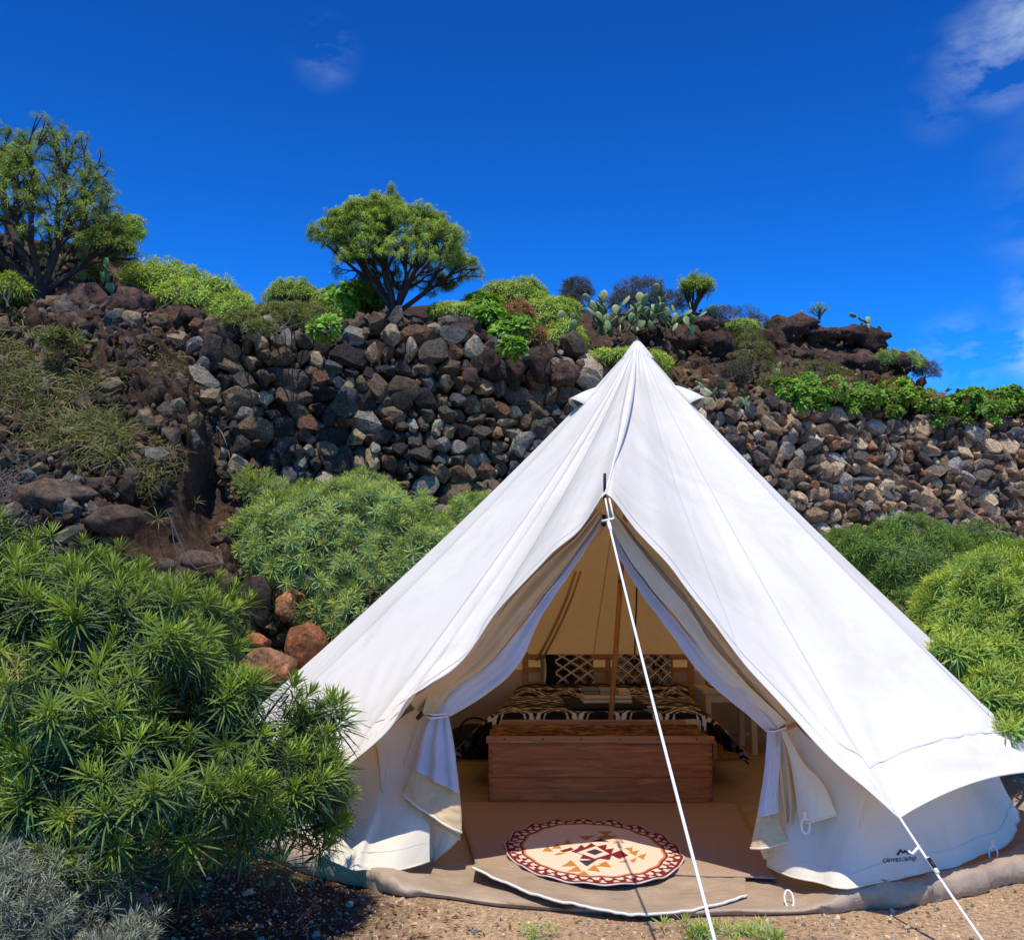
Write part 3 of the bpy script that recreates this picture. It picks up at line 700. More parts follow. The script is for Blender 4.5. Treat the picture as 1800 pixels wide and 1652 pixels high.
rl_ = catmull(RL, NB_DOOR)[::-1]; B += rl_[1:]; kind += [('l', 1 - k / (NB_DOOR - 1)) for k in range(1, NB_DOOR)]
NC, NR = len(B), 110
Bn = np.array([p[:] for p in B]); A0 = np.array(APEX[:])
tt = np.linspace(0.012, 1, NR)
S = A0[None, None, :] + (Bn[:, None, :] - A0[None, None, :]) * tt[None, :, None]
# normal of the ruled surface
du = np.roll(S, -1, 0) - np.roll(S, 1, 0); du[0] = du[-1] = S[1] - S[-2]
dv = np.gradient(S, axis=1); nr_ = np.cross(du, dv); nr_ /= np.linalg.norm(nr_, axis=2)[:, :, None] + 1e-9
cen = S - np.array((TC.x, TC.y, 0.8)); sg = np.sign((nr_ * cen).sum(2)); nr_ *= sg[:, :, None]
C1a, CLa = np.array(C1[:]), np.array(CL[:])
D = np.zeros((NC, NR))
for i in range(NC):
    kd, u = kind[i]
    dc = np.array([min(abs(i - c), 10) for c in corner_cols]).min() / 10.0
    for j in range(NR):
        t_ = tt[j]; sp = math.sin(math.pi * min(1, t_ ** 0.9)); p = Vector(S[i, j])
        d = -0.050 * sp                                      # the whole cone hangs a little inward
        d -= 0.016 * (1 - (1 - dc) ** 1.5) * math.sin(math.pi * t_ ** 1.3) * (1 if kd == 'e' else 0.35)
        # long soft folds running down from the apex
        ci = 2 * math.pi * i / (NC - 1); d += 0.008 * noise.noise(Vector((math.cos(ci) * 3.2, math.sin(ci) * 3.2, t_ * 1.3))) * min(1, t_ * 1.6) + 0.0022 * noise.noise(Vector((math.cos(ci) * 14, math.sin(ci) * 14, t_ * 2.2 + 5))) * min(1, t_ * 2.5)
        # tension folds fanning out of the pegged corners
        for c_, k0 in ((C1, 0), (corn[1], 3), (corn[-2], 5), (CL, 9)):
            v = p - c_; L = v.length
            if L < 1.5:
                ang = math.atan2(v.z, math.hypot(v.x, v.y)) * 1.0 + math.atan2(v.x, v.y)
                d += 0.010 * math.sin(ang * 21 + k0) * math.exp(-((L - 0.35) / 0.42) ** 2)
        # folds pulled from the door peak along the door edges
        if kd in 'dl':
            e = (1 - t_) * (p - APEX).length
            d += 0.006 * math.sin(t_ * 34 + u * 5 + 2.0 * noise.noise(Vector((u * 4, 0, 2)))) * math.exp(-((e - 0.16) / 0.16) ** 2) * math.sin(math.pi * min(1, u * 1.05)) 
            d += 0.005 * math.sin(u * 26 + t_ * 9) * math.exp(-((e) / 0.35) ** 2)
            if u < 0.12: d += 0.02 * (1 - u / 0.12) * t_ ** 6
        if t_ < 0: d += 0.006 * math.cos(i * 2 * math.pi / 13) * (1 - t_ / 0.10) * 1.0
        D[i, j] = d * min(1, t_ * 8)
S = S + nr_ * D[:, :, None]
S[0] = (S[0] + S[-1]) / 2; S[-1] = S[0]
roof = mk('roof', S[:-1].reshape(-1, 3), grid_faces(NC - 1, NR, closed=True), M['canvas'], tent)
def on_roof(i, t_, off=0.0028):
    f = (t_ - tt[0]) / (tt[-1] - tt[0]) * (NR - 1); j = int(max(0, min(NR - 2, f))); w = f - j
    i0 = int(max(0, min(NC - 2, math.floor(i)))); wi = i - i0
    p = (S[i0, j] * (1 - w) + S[i0, j + 1] * w) * (1 - wi) + (S[i0 + 1, j] * (1 - w) + S[i0 + 1, j + 1] * w) * wi
    return Vector(p + nr_[i0, j] * off)
def ribbon(name, pts, width, mat_, parent, nrm_fn=None):
    V = []; n = len(pts)
    for k, (p, nn) in enumerate(pts):
        t_ = (pts[min(k + 1, n - 1)][0] - pts[max(k - 1, 0)][0]).normalized(); s = t_.cross(nn).normalized() * width / 2
        V += [p - s, p + s]
    return mk(name, V, [(2 * k, 2 * k + 1, 2 * k + 3, 2 * k + 2) for k in range(n - 1)], mat_, parent)
def rnrm(i, t_):
    j = int(max(0, min(NR - 1, (t_ - tt[0]) / (tt[-1] - tt[0]) * (NR - 1)))); return Vector(nr_[int(min(NC - 1, max(0, round(i)))), j])
seam_cols = [0] + corner_cols + [36, NC - 40]
for c in seam_cols:
    ribbon('seam', [(on_roof(c, x), rnrm(c, x)) for x in np.linspace(0.035, 0.998, 60)], 0.009, M['seam'], tent)
# seam where the valance is sewn on, and the band beside the door edges
ribbon('valance_seam', [(on_roof(i, 0.935), rnrm(i, 0.935)) for i in range(corner_cols[0] - 10, corner_cols[-1] + 11)], 0.008, M['seam'], tent)
def band_t(i, w=0.085): return 1 - w / (Vector(Bn[i]) - APEX).length
ribbon('door_seam', [(on_roof(i, band_t(i)), rnrm(i, band_t(i))) for i in range(1, NB_DOOR - 8)], 0.006, M['seam'], tent)
ribbon('door_seam', [(on_roof(i, band_t(i)), rnrm(i, band_t(i))) for i in range(NC - NB_DOOR + 9, NC - 1)], 0.006, M['seam'], tent)
mb = MB(); mb.tube([Vector(S[i, -1]) for i in range(NC)], 0.0045, 6); mb.build('roof_hem', M['hem'], tent, smooth=True)
# canvas cap over the apex
V = []; nA, nB = 28, 10
for k in range(nA):
    a = 2 * math.pi * k / nA
    for j in range(nB):
        u = j / (nB - 1); rad = 0.020 + 0.115 * u ** 0.9; rad *= 1 + 0.05 * math.sin(a * 9) * u
        V.append(APEX + Vector((math.cos(a) * rad * 0.86, math.sin(a) * rad * 0.86, 0.015 - 0.135 * u - 0.02 * (1 - u) * 0)))
top = len(V); V.append(APEX + Vector((0, 0, 0.028)))
Fc = [tuple(int(x) for x in f) for f in grid_faces(nA, nB, closed=True)] + [(k * nB, ((k + 1) % nA) * nB, top) for k in range(nA)]
mk('apex_cap', V, Fc, M['canvas'], tent)
mb = MB(); mb.tube([V[k * nB + nB - 1] + Vector((0, 0, -0.001)) for k in range(nA)] + [V[nB - 1] + Vector((0, 0, -0.001))], 0.003, 5); mb.build('cap_stitching', M['hem'], tent)
# vent hoods
def vent(i, t0, L=0.19, w=0.085, h=0.095):
    P0 = on_roof(i, t0, 0.0); s = (on_roof(i, t0 + 0.05, 0) - P0).normalized(); n = rnrm(i, t0); b = n.cross(s).normalized()
    ho = empty('vent_hood', (0, 0, 0), None, None); ho.parent = tent; ho.location = P0 - TC
    V = []; na, nb = 19, 12
    for j in range(nb):
        v = j / (nb - 1)
        for k in range(na):
            ph = math.pi * k / (na - 1)
            V.append(s * L * v * (1 + 0.12 * math.sin(ph)) + b * w * (0.3 + 0.7 * v ** 0.7) * math.cos(ph) + n * (h * v ** 0.75 * math.sin(ph) - 0.004))
    me = mesh_from('vent_cover', np.array([x[:] for x in V]), grid_faces(nb, na)); o = link('vent_cover', me, M['canvas'], ho)
    sm = o.modifiers.new('thick', 'SOLIDIFY'); sm.thickness = 0.004
    e = MB(); e.tube(V[-na:], 0.005, 6); o = link('vent_rim', mesh_from('vent_rim', np.array(e.v), e.f, smooth=True), M['hem'], ho)
    q = [p - s * 0.02 for p in V[-na:]]; me = mesh_from('vent_mesh', np.array([x[:] for x in q]), [tuple(range(na))]); link('vent_mesh', me, M['ventm'], ho)
# columns whose direction from the apex points right / left
def col_for(deg):
    best = min(range(NC), key=lambda i: abs(((math.degrees(math.atan2(Bn[i][0] - APEX.x, -(Bn[i][1] - APEX.y))) - deg + 180) % 360) - 180)); return best
for dg in (62, -74, 152, -160): vent(col_for(dg), 0.125)

# wall round the tent, hung from the roof, and the ground sheet
WRAD = lambda d: prof([(34, 2.44), (60, 2.28), (90, 2.22), (130, 2.34), (155, 2.46), (180, 2.52), (205, 2.46), (240, 2.36), (280, 2.34), (322, 2.34)], d)
wt = [at(1386, 1262, 4.76), at(1430, 1304, 4.66), at(1480, 1350, 4.62), at(1530, 1392, 4.58), pol(19, 2.42, 0.60)] + [pol(d, WRAD(d) - 0.06, 0.64) for d in range(34, 322, 17)] + [pol(321.5, 2.28, 0.62), at(660, 1310, 5.10), at(705, 1262, 5.12), at(745, 1238, 5.10)]
wb_ = [gr(1352, 1524, 0.08), gr(1395, 1542, 0.09), gr(1440, 1551, 0.095), gr(1490, 1560, 0.10), pol(21, 2.60, 0.11)] + [pol(d, WRAD(d) + 0.08, 0.10) for d in range(34, 322, 17)] + [gr(600, 1520, 0.10), gr(650, 1526, 0.09), gr(705, 1526, 0.08), gr(758, 1513, 0.08)]
NWU, NWV = 620, 26
At_ = catmull(wt, NWU); Bt_ = catmull(wb_, NWU)
def wdisp(p, u, v):
    d = 0.07 * noise.noise(Vector((p.x * 2.6, p.y * 2.6, p.z * 2.5))) * math.sin(math.pi * v * 0.9) ** 0.8 + 0.03 * noise.noise(Vector((p.x * 5, p.y * 5, p.z * 2))) * (v ** 1.2)
    return d - 0.055 * math.sin(math.pi * v ** 0.8)
WP = np.zeros((NWU, NWV, 3))
for i in range(NWU):
    a, b = At_[i], Bt_[i]
    for j in range(NWV):
        v = j / (NWV - 1); p = a.lerp(b, v); out = Vector((p.x - TC.x, p.y - TC.y, 0)).normalized()
        # hem scallops up between the peg rings
        WP[i, j] = p + out * wdisp(p, i / NWU, v)
wall = mk('wall', WP.reshape(-1, 3), grid_faces(NWU, NWV), M['wallc'], tent)
mb = MB(); mb.tube([Vector(WP[i, -1]) for i in range(0, NWU, 2)], 0.004, 6); mb.build('wall_hem', M['creamc'], tent, smooth=True)
ribbon('wall_seam', [(Vector(WP[i, -4]) + Vector((WP[i, -4][0] - TC.x, WP[i, -4][1] - TC.y, 0)).normalized() * 0.002, Vector((WP[i, -4][0] - TC.x, WP[i, -4][1] - TC.y, 0)).normalized()) for i in range(0, NWU, 2)], 0.005, M['seam'], tent)
def wall_near(px, py):
    best = None
    ys_, ps = 1e9, None
    for i in range(NWU):
        for j in range(NWV):
            x, y, z = WP[i, j]
            if y > 6.2: continue
            dd = y * math.cos(PITCH) + (z - CAM_H) * math.sin(PITCH); uu = -y * math.sin(PITCH) + (z - CAM_H) * math.cos(PITCH)
            e = (900 + F_PX * x / dd - px) ** 2 + (826 - F_PX * uu / dd - py) ** 2
            if e < ys_: ys_, ps = e, (i, j)
    return ps
# ground sheet: floor disc with a bathtub side that lies flat in front of the door
V = []; nth = 520; prof_r = [0.0, 1.0, 2.0, 2.35, 2.54, 2.63, 2.66, 2.66, 2.65, 2.63]
def side_h(dg):
    a = max(0.0, min(1.0, (abs(dg + 8) - 17) / 7)); return 0.088 * a * a * (3 - 2 * a)
for i in range(nth):
    dg = -180 + 360 * i / nth; h = side_h(dg); w = noise.noise(Vector((math.cos(math.radians(dg)) * 9, math.sin(math.radians(dg)) * 9, 0)))
    for k, rad in enumerate(prof_r):
        if k <= 3: z = 0.016
        elif k == 4: z = 0.02 + h * 0.80
        elif k == 5: z = 0.022 + h * 0.92
        elif k == 6: z = 0.02 + h * (0.80 + 0.2 * w)
        elif k == 7: z = 0.014 + h * 0.28
        elif k == 8: z = 0.004
        else: z = -0.01
        rr = rad + (0.03 * w if k > 4 else 0) + ((0.02 * noise.noise(Vector((dg * 0.23, k, 0))) + 0.022 * noise.noise(Vector((dg * 0.8, k * 0.7, 3)))) * (h > 0.02) if k > 3 else 0)
        if k >= 4 and h < 0.02: rr -= 0.03
        V.append(pol(dg, rr, z + (0.012 * noise.noise(Vector((dg * 0.15, k * 0.6, 4))) + 0.022 * noise.noise(Vector((dg * 0.9, k * 1.3, 9))) * (h > 0.02) if 3 < k < 8 else 0)))
gs = mk('groundsheet', V, grid_faces(nth, len(prof_r), closed=True), M['pvc'], tent)
# the loose threshold flap with its pale binding
fl = [(830, 1529), (860, 1543), (893, 1557), (955, 1582), (1018, 1596), (1080, 1609), (1136, 1612), (1198, 1607), (1260, 1595), (1313, 1578)]
top_ = [(836, 1520), (880, 1518), (930, 1516), (980, 1514), (1040, 1514), (1100, 1514), (1160, 1520), (1210, 1526), (1260, 1534), (1310, 1540)]
Aa = [gr(x, y, 0.075 - 0.055 * min(1, (k / 5))) for k, (x, y) in enumerate(fl)]; Bb = [gr(x, y, 0.023) for x, y in top_]
V, Fq = loft(Aa, Bb, 90, 16, None)
V = [p + Vector((0, 0, 0.012 + 0.006 * noise.noise(Vector((p.x * 9, p.y * 9, 0))) + 0.004 * noise.noise(Vector((p.x * 30, p.y * 12, 0))))) for p in V]
th = mk('threshold_flap', V, Fq, M['pvc'], tent); th.modifiers.new('thick', 'SOLIDIFY').thickness = 0.004
mb = MB(); mb.tube([V[i * 16] for i in range(90)], 0.006, 6); mb.build('flap_binding', M['hem'], tent, smooth=True)

# tied-back door: canvas folds and insect mesh on each side
def line(px, Y0, Y1): return edge_depth(px, Y0, Y1)
def pleat(amp, n, tie=0.9, ph=0.0):
    def f(u, v):
        k = 1 - 0.55 * u; return amp * k * (math.sin(v * math.pi * n + ph + 1.2 * math.sin(u * 5)) + 0.4 * math.sin(v * math.pi * n * 2.3 + u * 4 + ph)) * math.sin(math.pi * min(1, u * 1.0 + 0.06)) ** 0.5 + 0.006 * noise.noise(Vector((u * 14, v * 5, ph)))
    return f
def drape(name, A, Bq, mat_, f, nu=70, nv=30, th_=0.003):
    V, Fq = loft(A, Bq, nu, nv, f); o = mk(name, V, Fq, mat_, tent); s = o.modifiers.new('thick', 'SOLIDIFY'); s.thickness = th_; s.offset = 0; return o, V
# left
ML = [(1057, 908), (1005, 986), (962, 1040), (917, 1098), (861, 1165), (797, 1212), (766, 1257)]
OL = [(1058, 922), (1011, 988), (970, 1056), (944, 1102), (914, 1165), (866, 1212), (792, 1259)]
drape('door_canvas', line([(x + 6, y - 3) for x, y in RL_px[1:7]] + [(742, 1256)], 4.72, 4.90), line(ML, 4.75, 4.96), M['flapc'], pleat(0.020, 3.2, ph=0.5), nv=40)
drape('door_mesh', line(ML, 4.77, 4.98), line(OL, 4.85, 5.0), M['mesh'], pleat(0.016, 2.6, ph=1.5), nv=30)
drape('door_canvas', line(RL_px[1:8] + [(716, 1232)], 4.74, 4.84), line([(x + 26, y + 20) for x, y in RL_px[1:8]] + [(748, 1262)], 4.86, 4.98), M['flapc'], None, nv=10)
# right
MR = [(1071, 908), (1100, 968), (1135, 1020), (1175, 1070), (1215, 1120), (1250, 1163), (1280, 1195), (1315, 1224), (1366, 1280)]
OR = [(1072, 922), (1088, 975), (1119, 1030), (1150, 1075), (1184, 1116), (1230, 1178), (1280, 1227), (1310, 1252), (1345, 1284)]
KR = [(1072, 893), (1112, 950), (1155, 1008), (1203, 1062), (1255, 1135), (1300, 1185), (1345, 1232), (1384, 1270)]
drape('door_canvas', line([(x - 4, y + 1) for x, y in RR_px[1:8]] + [(1398, 1268)], 4.75, 4.62), line(KR, 4.80, 4.68), M['flapc'], pleat(0.012, 1.7, ph=0.3), nv=24)
drape('door_canvas', line(KR, 4.74, 4.66), line(MR, 4.82, 4.72), M['creamc'], pleat(0.022, 2.1, ph=2.2), nv=30)
drape('door_mesh', line(MR, 4.80, 4.71), line(OR, 4.90, 4.76), M['mesh'], pleat(0.016, 2.4, ph=0.9), nv=30)
# hanging ends, left: gathered at the tie then flaring like a bell
def bell(name, La, Ra, Y, mat_, n=4.0, amp=0.018, th_=0.003, ph=0, grow=True):
    def f(u, v): return amp * (0.35 + 0.65 * u) * math.sin(v * math.pi * n + ph) + 0.045 * u * math.sin(v * math.pi) + 0.005 * noise.noise(Vector((u * 6, v * 9, ph)))
    return drape(name, line(La, Y[0], Y[1]), line(Ra, Y[0], Y[2]), mat_, f, 40, 40, th_)
bell('door_mesh', [(757, 1258), (744, 1285), (735, 1318), (727, 1352)], [(788, 1259), (793, 1290), (800, 1330), (808, 1394)], (4.96, 4.93, 4.90), M['mesh'], 5)
o, V1 = bell('door_hem', [(727, 1351), (716, 1372), (706, 1392)], [(808, 1393), (811, 1428), (812, 1463)], (4.915, 4.93, 4.90), M['flapc'], 3, 0.010)
mb = MB(); mb.tube([V1[39 * 40 + j] for j in range(40)], 0.006, 6); mb.build('hem_edge', M['hem'], tent, smooth=True)
bell('door_hem', [(712, 1385), (713, 1398), (718, 1410)], [(806, 1440), (809, 1462), (810, 1476)], (4.97, 4.97, 4.95), M['flapc'], 4, 0.012, ph=1)
bell('door_canvas', [(740, 1262), (722, 1310), (704, 1360), (700, 1420), (720, 1470), (757, 1510)], [(790, 1262), (800, 1320), (806, 1400), (811, 1455), (800, 1480), (766, 1508)], (5.03, 5.12, 5.12), M['wallc'], 2, 0.02, ph=2)
# hanging ends, right
bell('door_mesh', [(1348, 1285), (1346, 1330), (1340, 1380), (1331, 1433)], [(1373, 1284), (1371, 1330), (1368, 1380), (1368, 1428)], (4.72, 4.72, 4.70), M['mesh'], 2.5, 0.01)
o, V1 = bell('door_hem', [(1331, 1432), (1325, 1462), (1319, 1490)], [(1368, 1427), (1374, 1455), (1386, 1478)], (4.715, 4.73, 4.68), M['flapc'], 2, 0.008)
mb = MB(); mb.tube([V1[39 * 40 + j] for j in range(40)], 0.005, 6); mb.build('hem_edge', M['hem'], tent, smooth=True)
bell('door_hem', [(1336, 1470), (1336, 1490), (1342, 1507)], [(1384, 1462), (1386, 1475), (1388, 1482)], (4.78, 4.80, 4.76), M['flapc'], 3, 0.012, ph=1)
bell('door_canvas', [(1364, 1290), (1366, 1340), (1374, 1400), (1386, 1444)], [(1376, 1288), (1388, 1330), (1398, 1390), (1404, 1440)], (4.72, 4.74, 4.70), M['flapc'], 3.5, 0.022)
o, V1 = bell('door_canvas', [(1372, 1282), (1388, 1330), (1397, 1385), (1404, 1446)], [(1382, 1284), (1408, 1335), (1446, 1378), (1470, 1432)], (4.68, 4.66, 4.56), M['creamc'], 1.2, 0.014)
mb = MB(); mb.tube([V1[39 * 40 + j] for j in range(40)], 0.004, 6); mb.build('hem_edge', M['creamc'], tent, smooth=True)
# tie cords and wooden toggles
mb = MB(); mb.tube([at(738, 1257, 4.93), at(760, 1262, 4.90), at(788, 1259, 4.93)], 0.004, 6); mb.tube([at(738, 1252, 4.93), at(762, 1256, 4.90), at(786, 1254, 4.93)], 0.004, 6); mb.build('tie_cord', M['rope'], tent, smooth=True)
mb = MB(); mb.tube([at(734, 1262, 4.92), at(742, 1253, 4.90)], 0.011, 8); mb.build('toggle', M['black'], tent, smooth=True)
mb = MB(); mb.tube([at(1345, 1284, 4.70), at(1362, 1285, 4.66), at(1395, 1274, 4.62)], 0.004, 6); mb.build('tie_cord', M['rope'], tent, smooth=True)
mb = MB(); mb.tube([at(1384, 1280, 4.6), at(1399, 1272, 4.58)], 0.010, 8); mb.build('toggle', M['polewood'], tent, smooth=True)
# spike of the door pole, ridge loops, centre pole, A-frame legs
mb = MB(); mb.tube([at(1063, 880, 4.70), at(1063, 832, 4.66)], 0.007, 8); mb.build('door_pole_spike', M['black'], tent, smooth=True)
mb = MB(); mb.tube([at(1062, 905, 4.78), at(1061, 925, 4.78)], 0.010, 8); mb.build('pole_end_cap', M['black'], tent, smooth=True)
PB, PT_ = at(1073.5, 1268, 7.0), APEX + Vector((0, 0, -0.03)); PB = PB + (PB - PT_) * (PB.z - 0.02) / (PT_.z - PB.z)
mb = MB(); mb.tube([PB, PB.lerp(PT_, 0.47)], 0.0185, 14); mb.tube([PB.lerp(PT_, 0.475), PT_], 0.0165, 14); pole = mb.build('centre_pole', M['polewood'], tent, smooth=True)
mb = MB(); mb.tube([PB.lerp(PT_, 0.455), PB.lerp(PT_, 0.48)], 0.0205, 14); mb.build('pole_ferrule', M['steel'], pole, smooth=True)
# strip and zip on the inside of the back slope
def inner(px, py):
    """point on the inside of the back roof along that line of sight"""
    x, y, z = ray(px, py); best = None
    for k in range(200):
        Y = 7.2 + k * 0.012; t_ = Y / y; X = x * t_; Z = CAM_H + z * t_
        rad = math.hypot(X - APEX.x, Y - APEX.y); zr = APEX.z - rad * (APEX.z - 0.5) / 2.55 - 0.10
        if Z > zr: return Vector((X, Y - 0.06, Z - 0.02))
    return Vector((X, Y, Z))
for dx, nm, w in ((0, 'rolled_window_flap', 0.028), (9, 'rolled_window_flap', 0.022)):
    mb = MB(); mb.tube([inner(x + dx, y) for x, y in ((1011, 1000), (996, 1045), (979, 1085), (962, 1120), (943, 1155))], w * 0.5, 8); mb.build(nm, M['flapc'], tent, smooth=True)
mb = MB(); mb.tube([inner(x, y) for x, y in ((1118, 1012), (1117, 1060), (1115, 1110), (1114, 1158))], 0.007, 6); mb.build('back_zip', M['black'], tent)

# peg rings along the hem
def ring(px, py, Y, r_=0.030, lean=0.0, strap=True):
    c = at(px, py, Y); mb = MB(); mb.tube([c + Vector((math.sin(a) * r_ * 0.72, lean * math.cos(a) * r_, math.cos(a) * r_ * 1.25)) for a in np.linspace(0, 2 * math.pi, 25)], 0.0045, 6, caps=False)
    o = mb.build('peg_ring', M['rope'], tent, smooth=True)
    if strap:
        s = MB(); s.box(c.x, c.y, c.z + r_ * 1.25 + 0.012, 0.016, 0.004, 0.035); s.build('ring_strap', M['creamc'], tent)
ring(1495, 1563, 4.50); ring(1416, 1451, 4.58, 0.026); ring(1387, 1580, 4.42, 0.026, 0.6, strap=False); ring(1746, 1500, 4.93, 0.028); ring(630, 1524, 4.98, 0.028); ring(737, 1445 + 75, 5.05, 0.018)
for dg in (100, 140, 180, 220, 260): 
    q = pol(dg, 2.60, 0.10); mb = MB(); mb.tube([q + Vector((math.sin(a) * 0.022, 0, math.cos(a) * 0.035 - 0.03)) for a in np.linspace(0, 2 * math.pi, 17)], 0.0045, 6, caps=False); mb.build('peg_ring', M['rope'], tent, smooth=True)
# printed maker's mark on the wall, right of the door
def text_mesh(s, size, cx):
    cu = bpy.data.curves.new('t', 'FONT'); cu.body = s; cu.size = size; cu.align_x = 'CENTER'; cu.offset = 0.0009; cu.resolution_u = 3
    ob = bpy.data.objects.new('t', cu); COL.objects.link(ob); bpy.context.view_layer.update()
    me = bpy.data.meshes.new_from_object(ob.evaluated_get(bpy.context.evaluated_depsgraph_get())); bpy.data.objects.remove(ob)
    V = [v.co.copy() for v in me.vertices]; Fq = [tuple(p.vertices) for p in me.polygons]; return V, Fq
def on_wall(px, py, off=0.004):
    x, y, z = ray(px, py); best = (1e9, None)
    Yg = LOGO_P.y + 0
    # intersect the line of sight with the local plane of the wall
    dirv = Vector((x, y, z)); t_ = (LOGO_P - Vector((0, 0, CAM_H))).dot(LOGO_N) / dirv.dot(LOGO_N); return Vector((0, 0, CAM_H)) + dirv * t_ + LOGO_N * off
li, lj = wall_near(1580, 1506); LOGO_P = Vector(WP[li, lj])
ta = Vector(WP[li + 10, lj]) - Vector(WP[max(0, li - 10), lj]); tb = Vector(WP[li, lj + 3]) - Vector(WP[li, lj - 3]); LOGO_N = ta.cross(tb).normalized()
if LOGO_N.y > 0: LOGO_N = -LOGO_N
V, Fq = text_mesh('canvascamp', 1.0, 0); wtx = max(v.x for v in V) - min(v.x for v in V)
def wall_point(px, py):
    """nearest wall surface point seen at px, py (bilinear over the wall grid)"""
    return on_wall(px, py)
def snap_wall(p):
    # follow the cloth: nearest wall vertex decides how far out the print sits
    a_ = max(0, li - 40); d = ((WP[a_:li + 41, :] - np.array(p[:])) ** 2).sum(2); i, j = np.unravel_index(np.argmin(d), d.shape); q = Vector(WP[a_ + i, j]); return p + LOGO_N * ((q - p).dot(LOGO_N) + 0.003)
LV = [snap_wall(on_wall(1580 + v.x / wtx * 62 + 0.0, 1514 - v.x / wtx * 6 - v.y / wtx * 62 * 1.05)) for v in V]
mk('printed_name', LV, Fq, M['print'], tent, smooth=False)
tri = [(-14, 0), (-5, 11), (-1, 5), (2, 9), (14, 0), (9, 0), (3, 5), (0, 2), (-5, 6), (-9, 0)]
LV = [snap_wall(on_wall(1588 + x, 1502 - x * 0.1 - y)) for x, y in tri]; mk('printed_mountain', LV, [tuple(range(len(tri)))], M['print'], tent, smooth=False)

# guy lines (things of their own: rope, slider, peg)
def guy(label, P, G, rr=0.0045, slider=0.3, end_loop=None):
    t = empty('guy_line', G, label, 'rope', 'guy lines of the tent')
    mb = MB(); n = 14; L = (G - P).length; mb.tube([P.lerp(G, k / n) + Vector((0, 0, -0.012 * L * 4 * (k / n) * (1 - k / n))) for k in range(n + 1)], rr, 7); mb.build('rope', M['rope'], t, smooth=True)
    d = (G - P).normalized(); s = P + d * slider
    mb = MB(); mb.tube([s, s + d * 0.07], 0.009, 8); mb.build('slider', M['rope'] if end_loop is None else M['rope'], t, smooth=True)
    mb = MB(); mb.tube([G + Vector((0, 0, 0.045)) - d * 0.02, G + Vector((0, 0, -0.12)) + d * 0.03], 0.006, 8); mb.tube([G + Vector((-0.02, 0, 0.045)), G + Vector((0.03, 0, 0.045))], 0.005, 6); mb.build('peg', M['steel'], t)
    return t
GP = at(1069, 915, 4.60)
t = guy('long white guy line running from the door peak down in front of the entrance', GP, Vector((0.56, 2.0, 0.0)), 0.0052, 0.02)
mb = MB(); mb.tube([at(1064, 876, 4.64), at(1071, 915, 4.60)], 0.0045, 6); mb.tube([at(1071, 876, 4.64), at(1079, 912, 4.60)], 0.0045, 6); mb.tube([at(1058, 916, 4.6), at(1080, 911, 4.6)], 0.006, 6); mb.build('triangle_loop', M['rope'], t, smooth=True)
t = guy('white guy line with a black slider at the front right roof corner', C1 + Vector((0, 0, -0.005)), gr(1795, 1748), 0.0052, 0.20)
mb = MB(); pa, pb = C1, gr(1795, 1748); d = (pb - pa); mb.tube([pa + d * 0.27, pa + d * 0.33], 0.0085, 8); mb.build('black_slider', M['black'], t, smooth=True)
q = pa + d * 0.19; mb = MB(); mb.tube([q, q + Vector((-0.03, 0, -0.03)), q + Vector((-0.045, 0, -0.02))], 0.006, 6); mb.build('rope_knot', M['rope'], t, smooth=True)
e1 = corn[1]; guy('white guy line at the right edge, leaving the second roof corner', e1, Vector((e1.x + 1.1, e1.y - 0.85, 0)), 0.005, 0.25)

# ------------------------------------------------------------------ inside the tent
FZ = 0.020
def flat(name, outline, z, mat_, label=None, cat=None, nx=60, col=None, thick=0.006, parent=None):
    pass
# woven mat
mat_o = [gr(800, 1409, .04), gr(1296, 1411, .04), gr(1368, 1543, .04), gr(838, 1524, .04)]
V = []; nu, nv = 50, 40
for i in range(nu):
    for j in range(nv):
        u, v = i / (nu - 1), j / (nv - 1); p = mat_o[0].lerp(mat_o[1], u).lerp(mat_o[3].lerp(mat_o[2], u), v)
        p.y += 0.02 * noise.noise(Vector((u * 6, 0, 0))) * (1 if v > 0.98 or v < 0.02 else 0.3); p.z = FZ + 0.016 + 0.004 * noise.noise(Vector((p.x * 5, p.y * 5, 0))); V.append(p)
o = mk('floor_mat', V, grid_faces(nu, nv), M['jute'], origin=(0.5, 5.5, FZ)); tag(o, 'plain brown woven mat on the tent floor under the patterned rug', 'mat'); o.modifiers.new('thick', 'SOLIDIFY').thickness = 0.008
# oval rug
CREAM, MAROON, ORANGE, NAVY = (0.70, 0.56, 0.42), (0.17, 0.018, 0.024), (0.48, 0.20, 0.04), (0.05, 0.035, 0.06)
cr = lambda x, y: gr(800 + x / 3.214, 1380 + y / 3.214, 0.05)
polys = []
def pg(c, *pts): polys.append((c, [(cr(*p).x, cr(*p).y) for p in pts]))
pg(MAROON, (655, 378), (690, 362), (712, 338), (733, 355), (742, 350), (768, 328), (800, 348), (858, 338), (852, 365), (897, 358), (884, 392), (925, 375), (935, 372), (978, 402), (925, 422), (885, 402), (872, 432), (825, 425), (780, 434), (750, 425), (705, 422), (722, 400))
pg(MAROON, (588, 374), (655, 354), (672, 368), (612, 384))
pg(CREAM, (690, 384), (795, 346), (872, 394), (790, 424)); pg(NAVY, (738, 382), (790, 364), (837, 382), (790, 404))
pg(NAVY, (765, 322), (825, 303), (872, 324)); pg(NAVY, (698, 431), (802, 431), (745, 469))
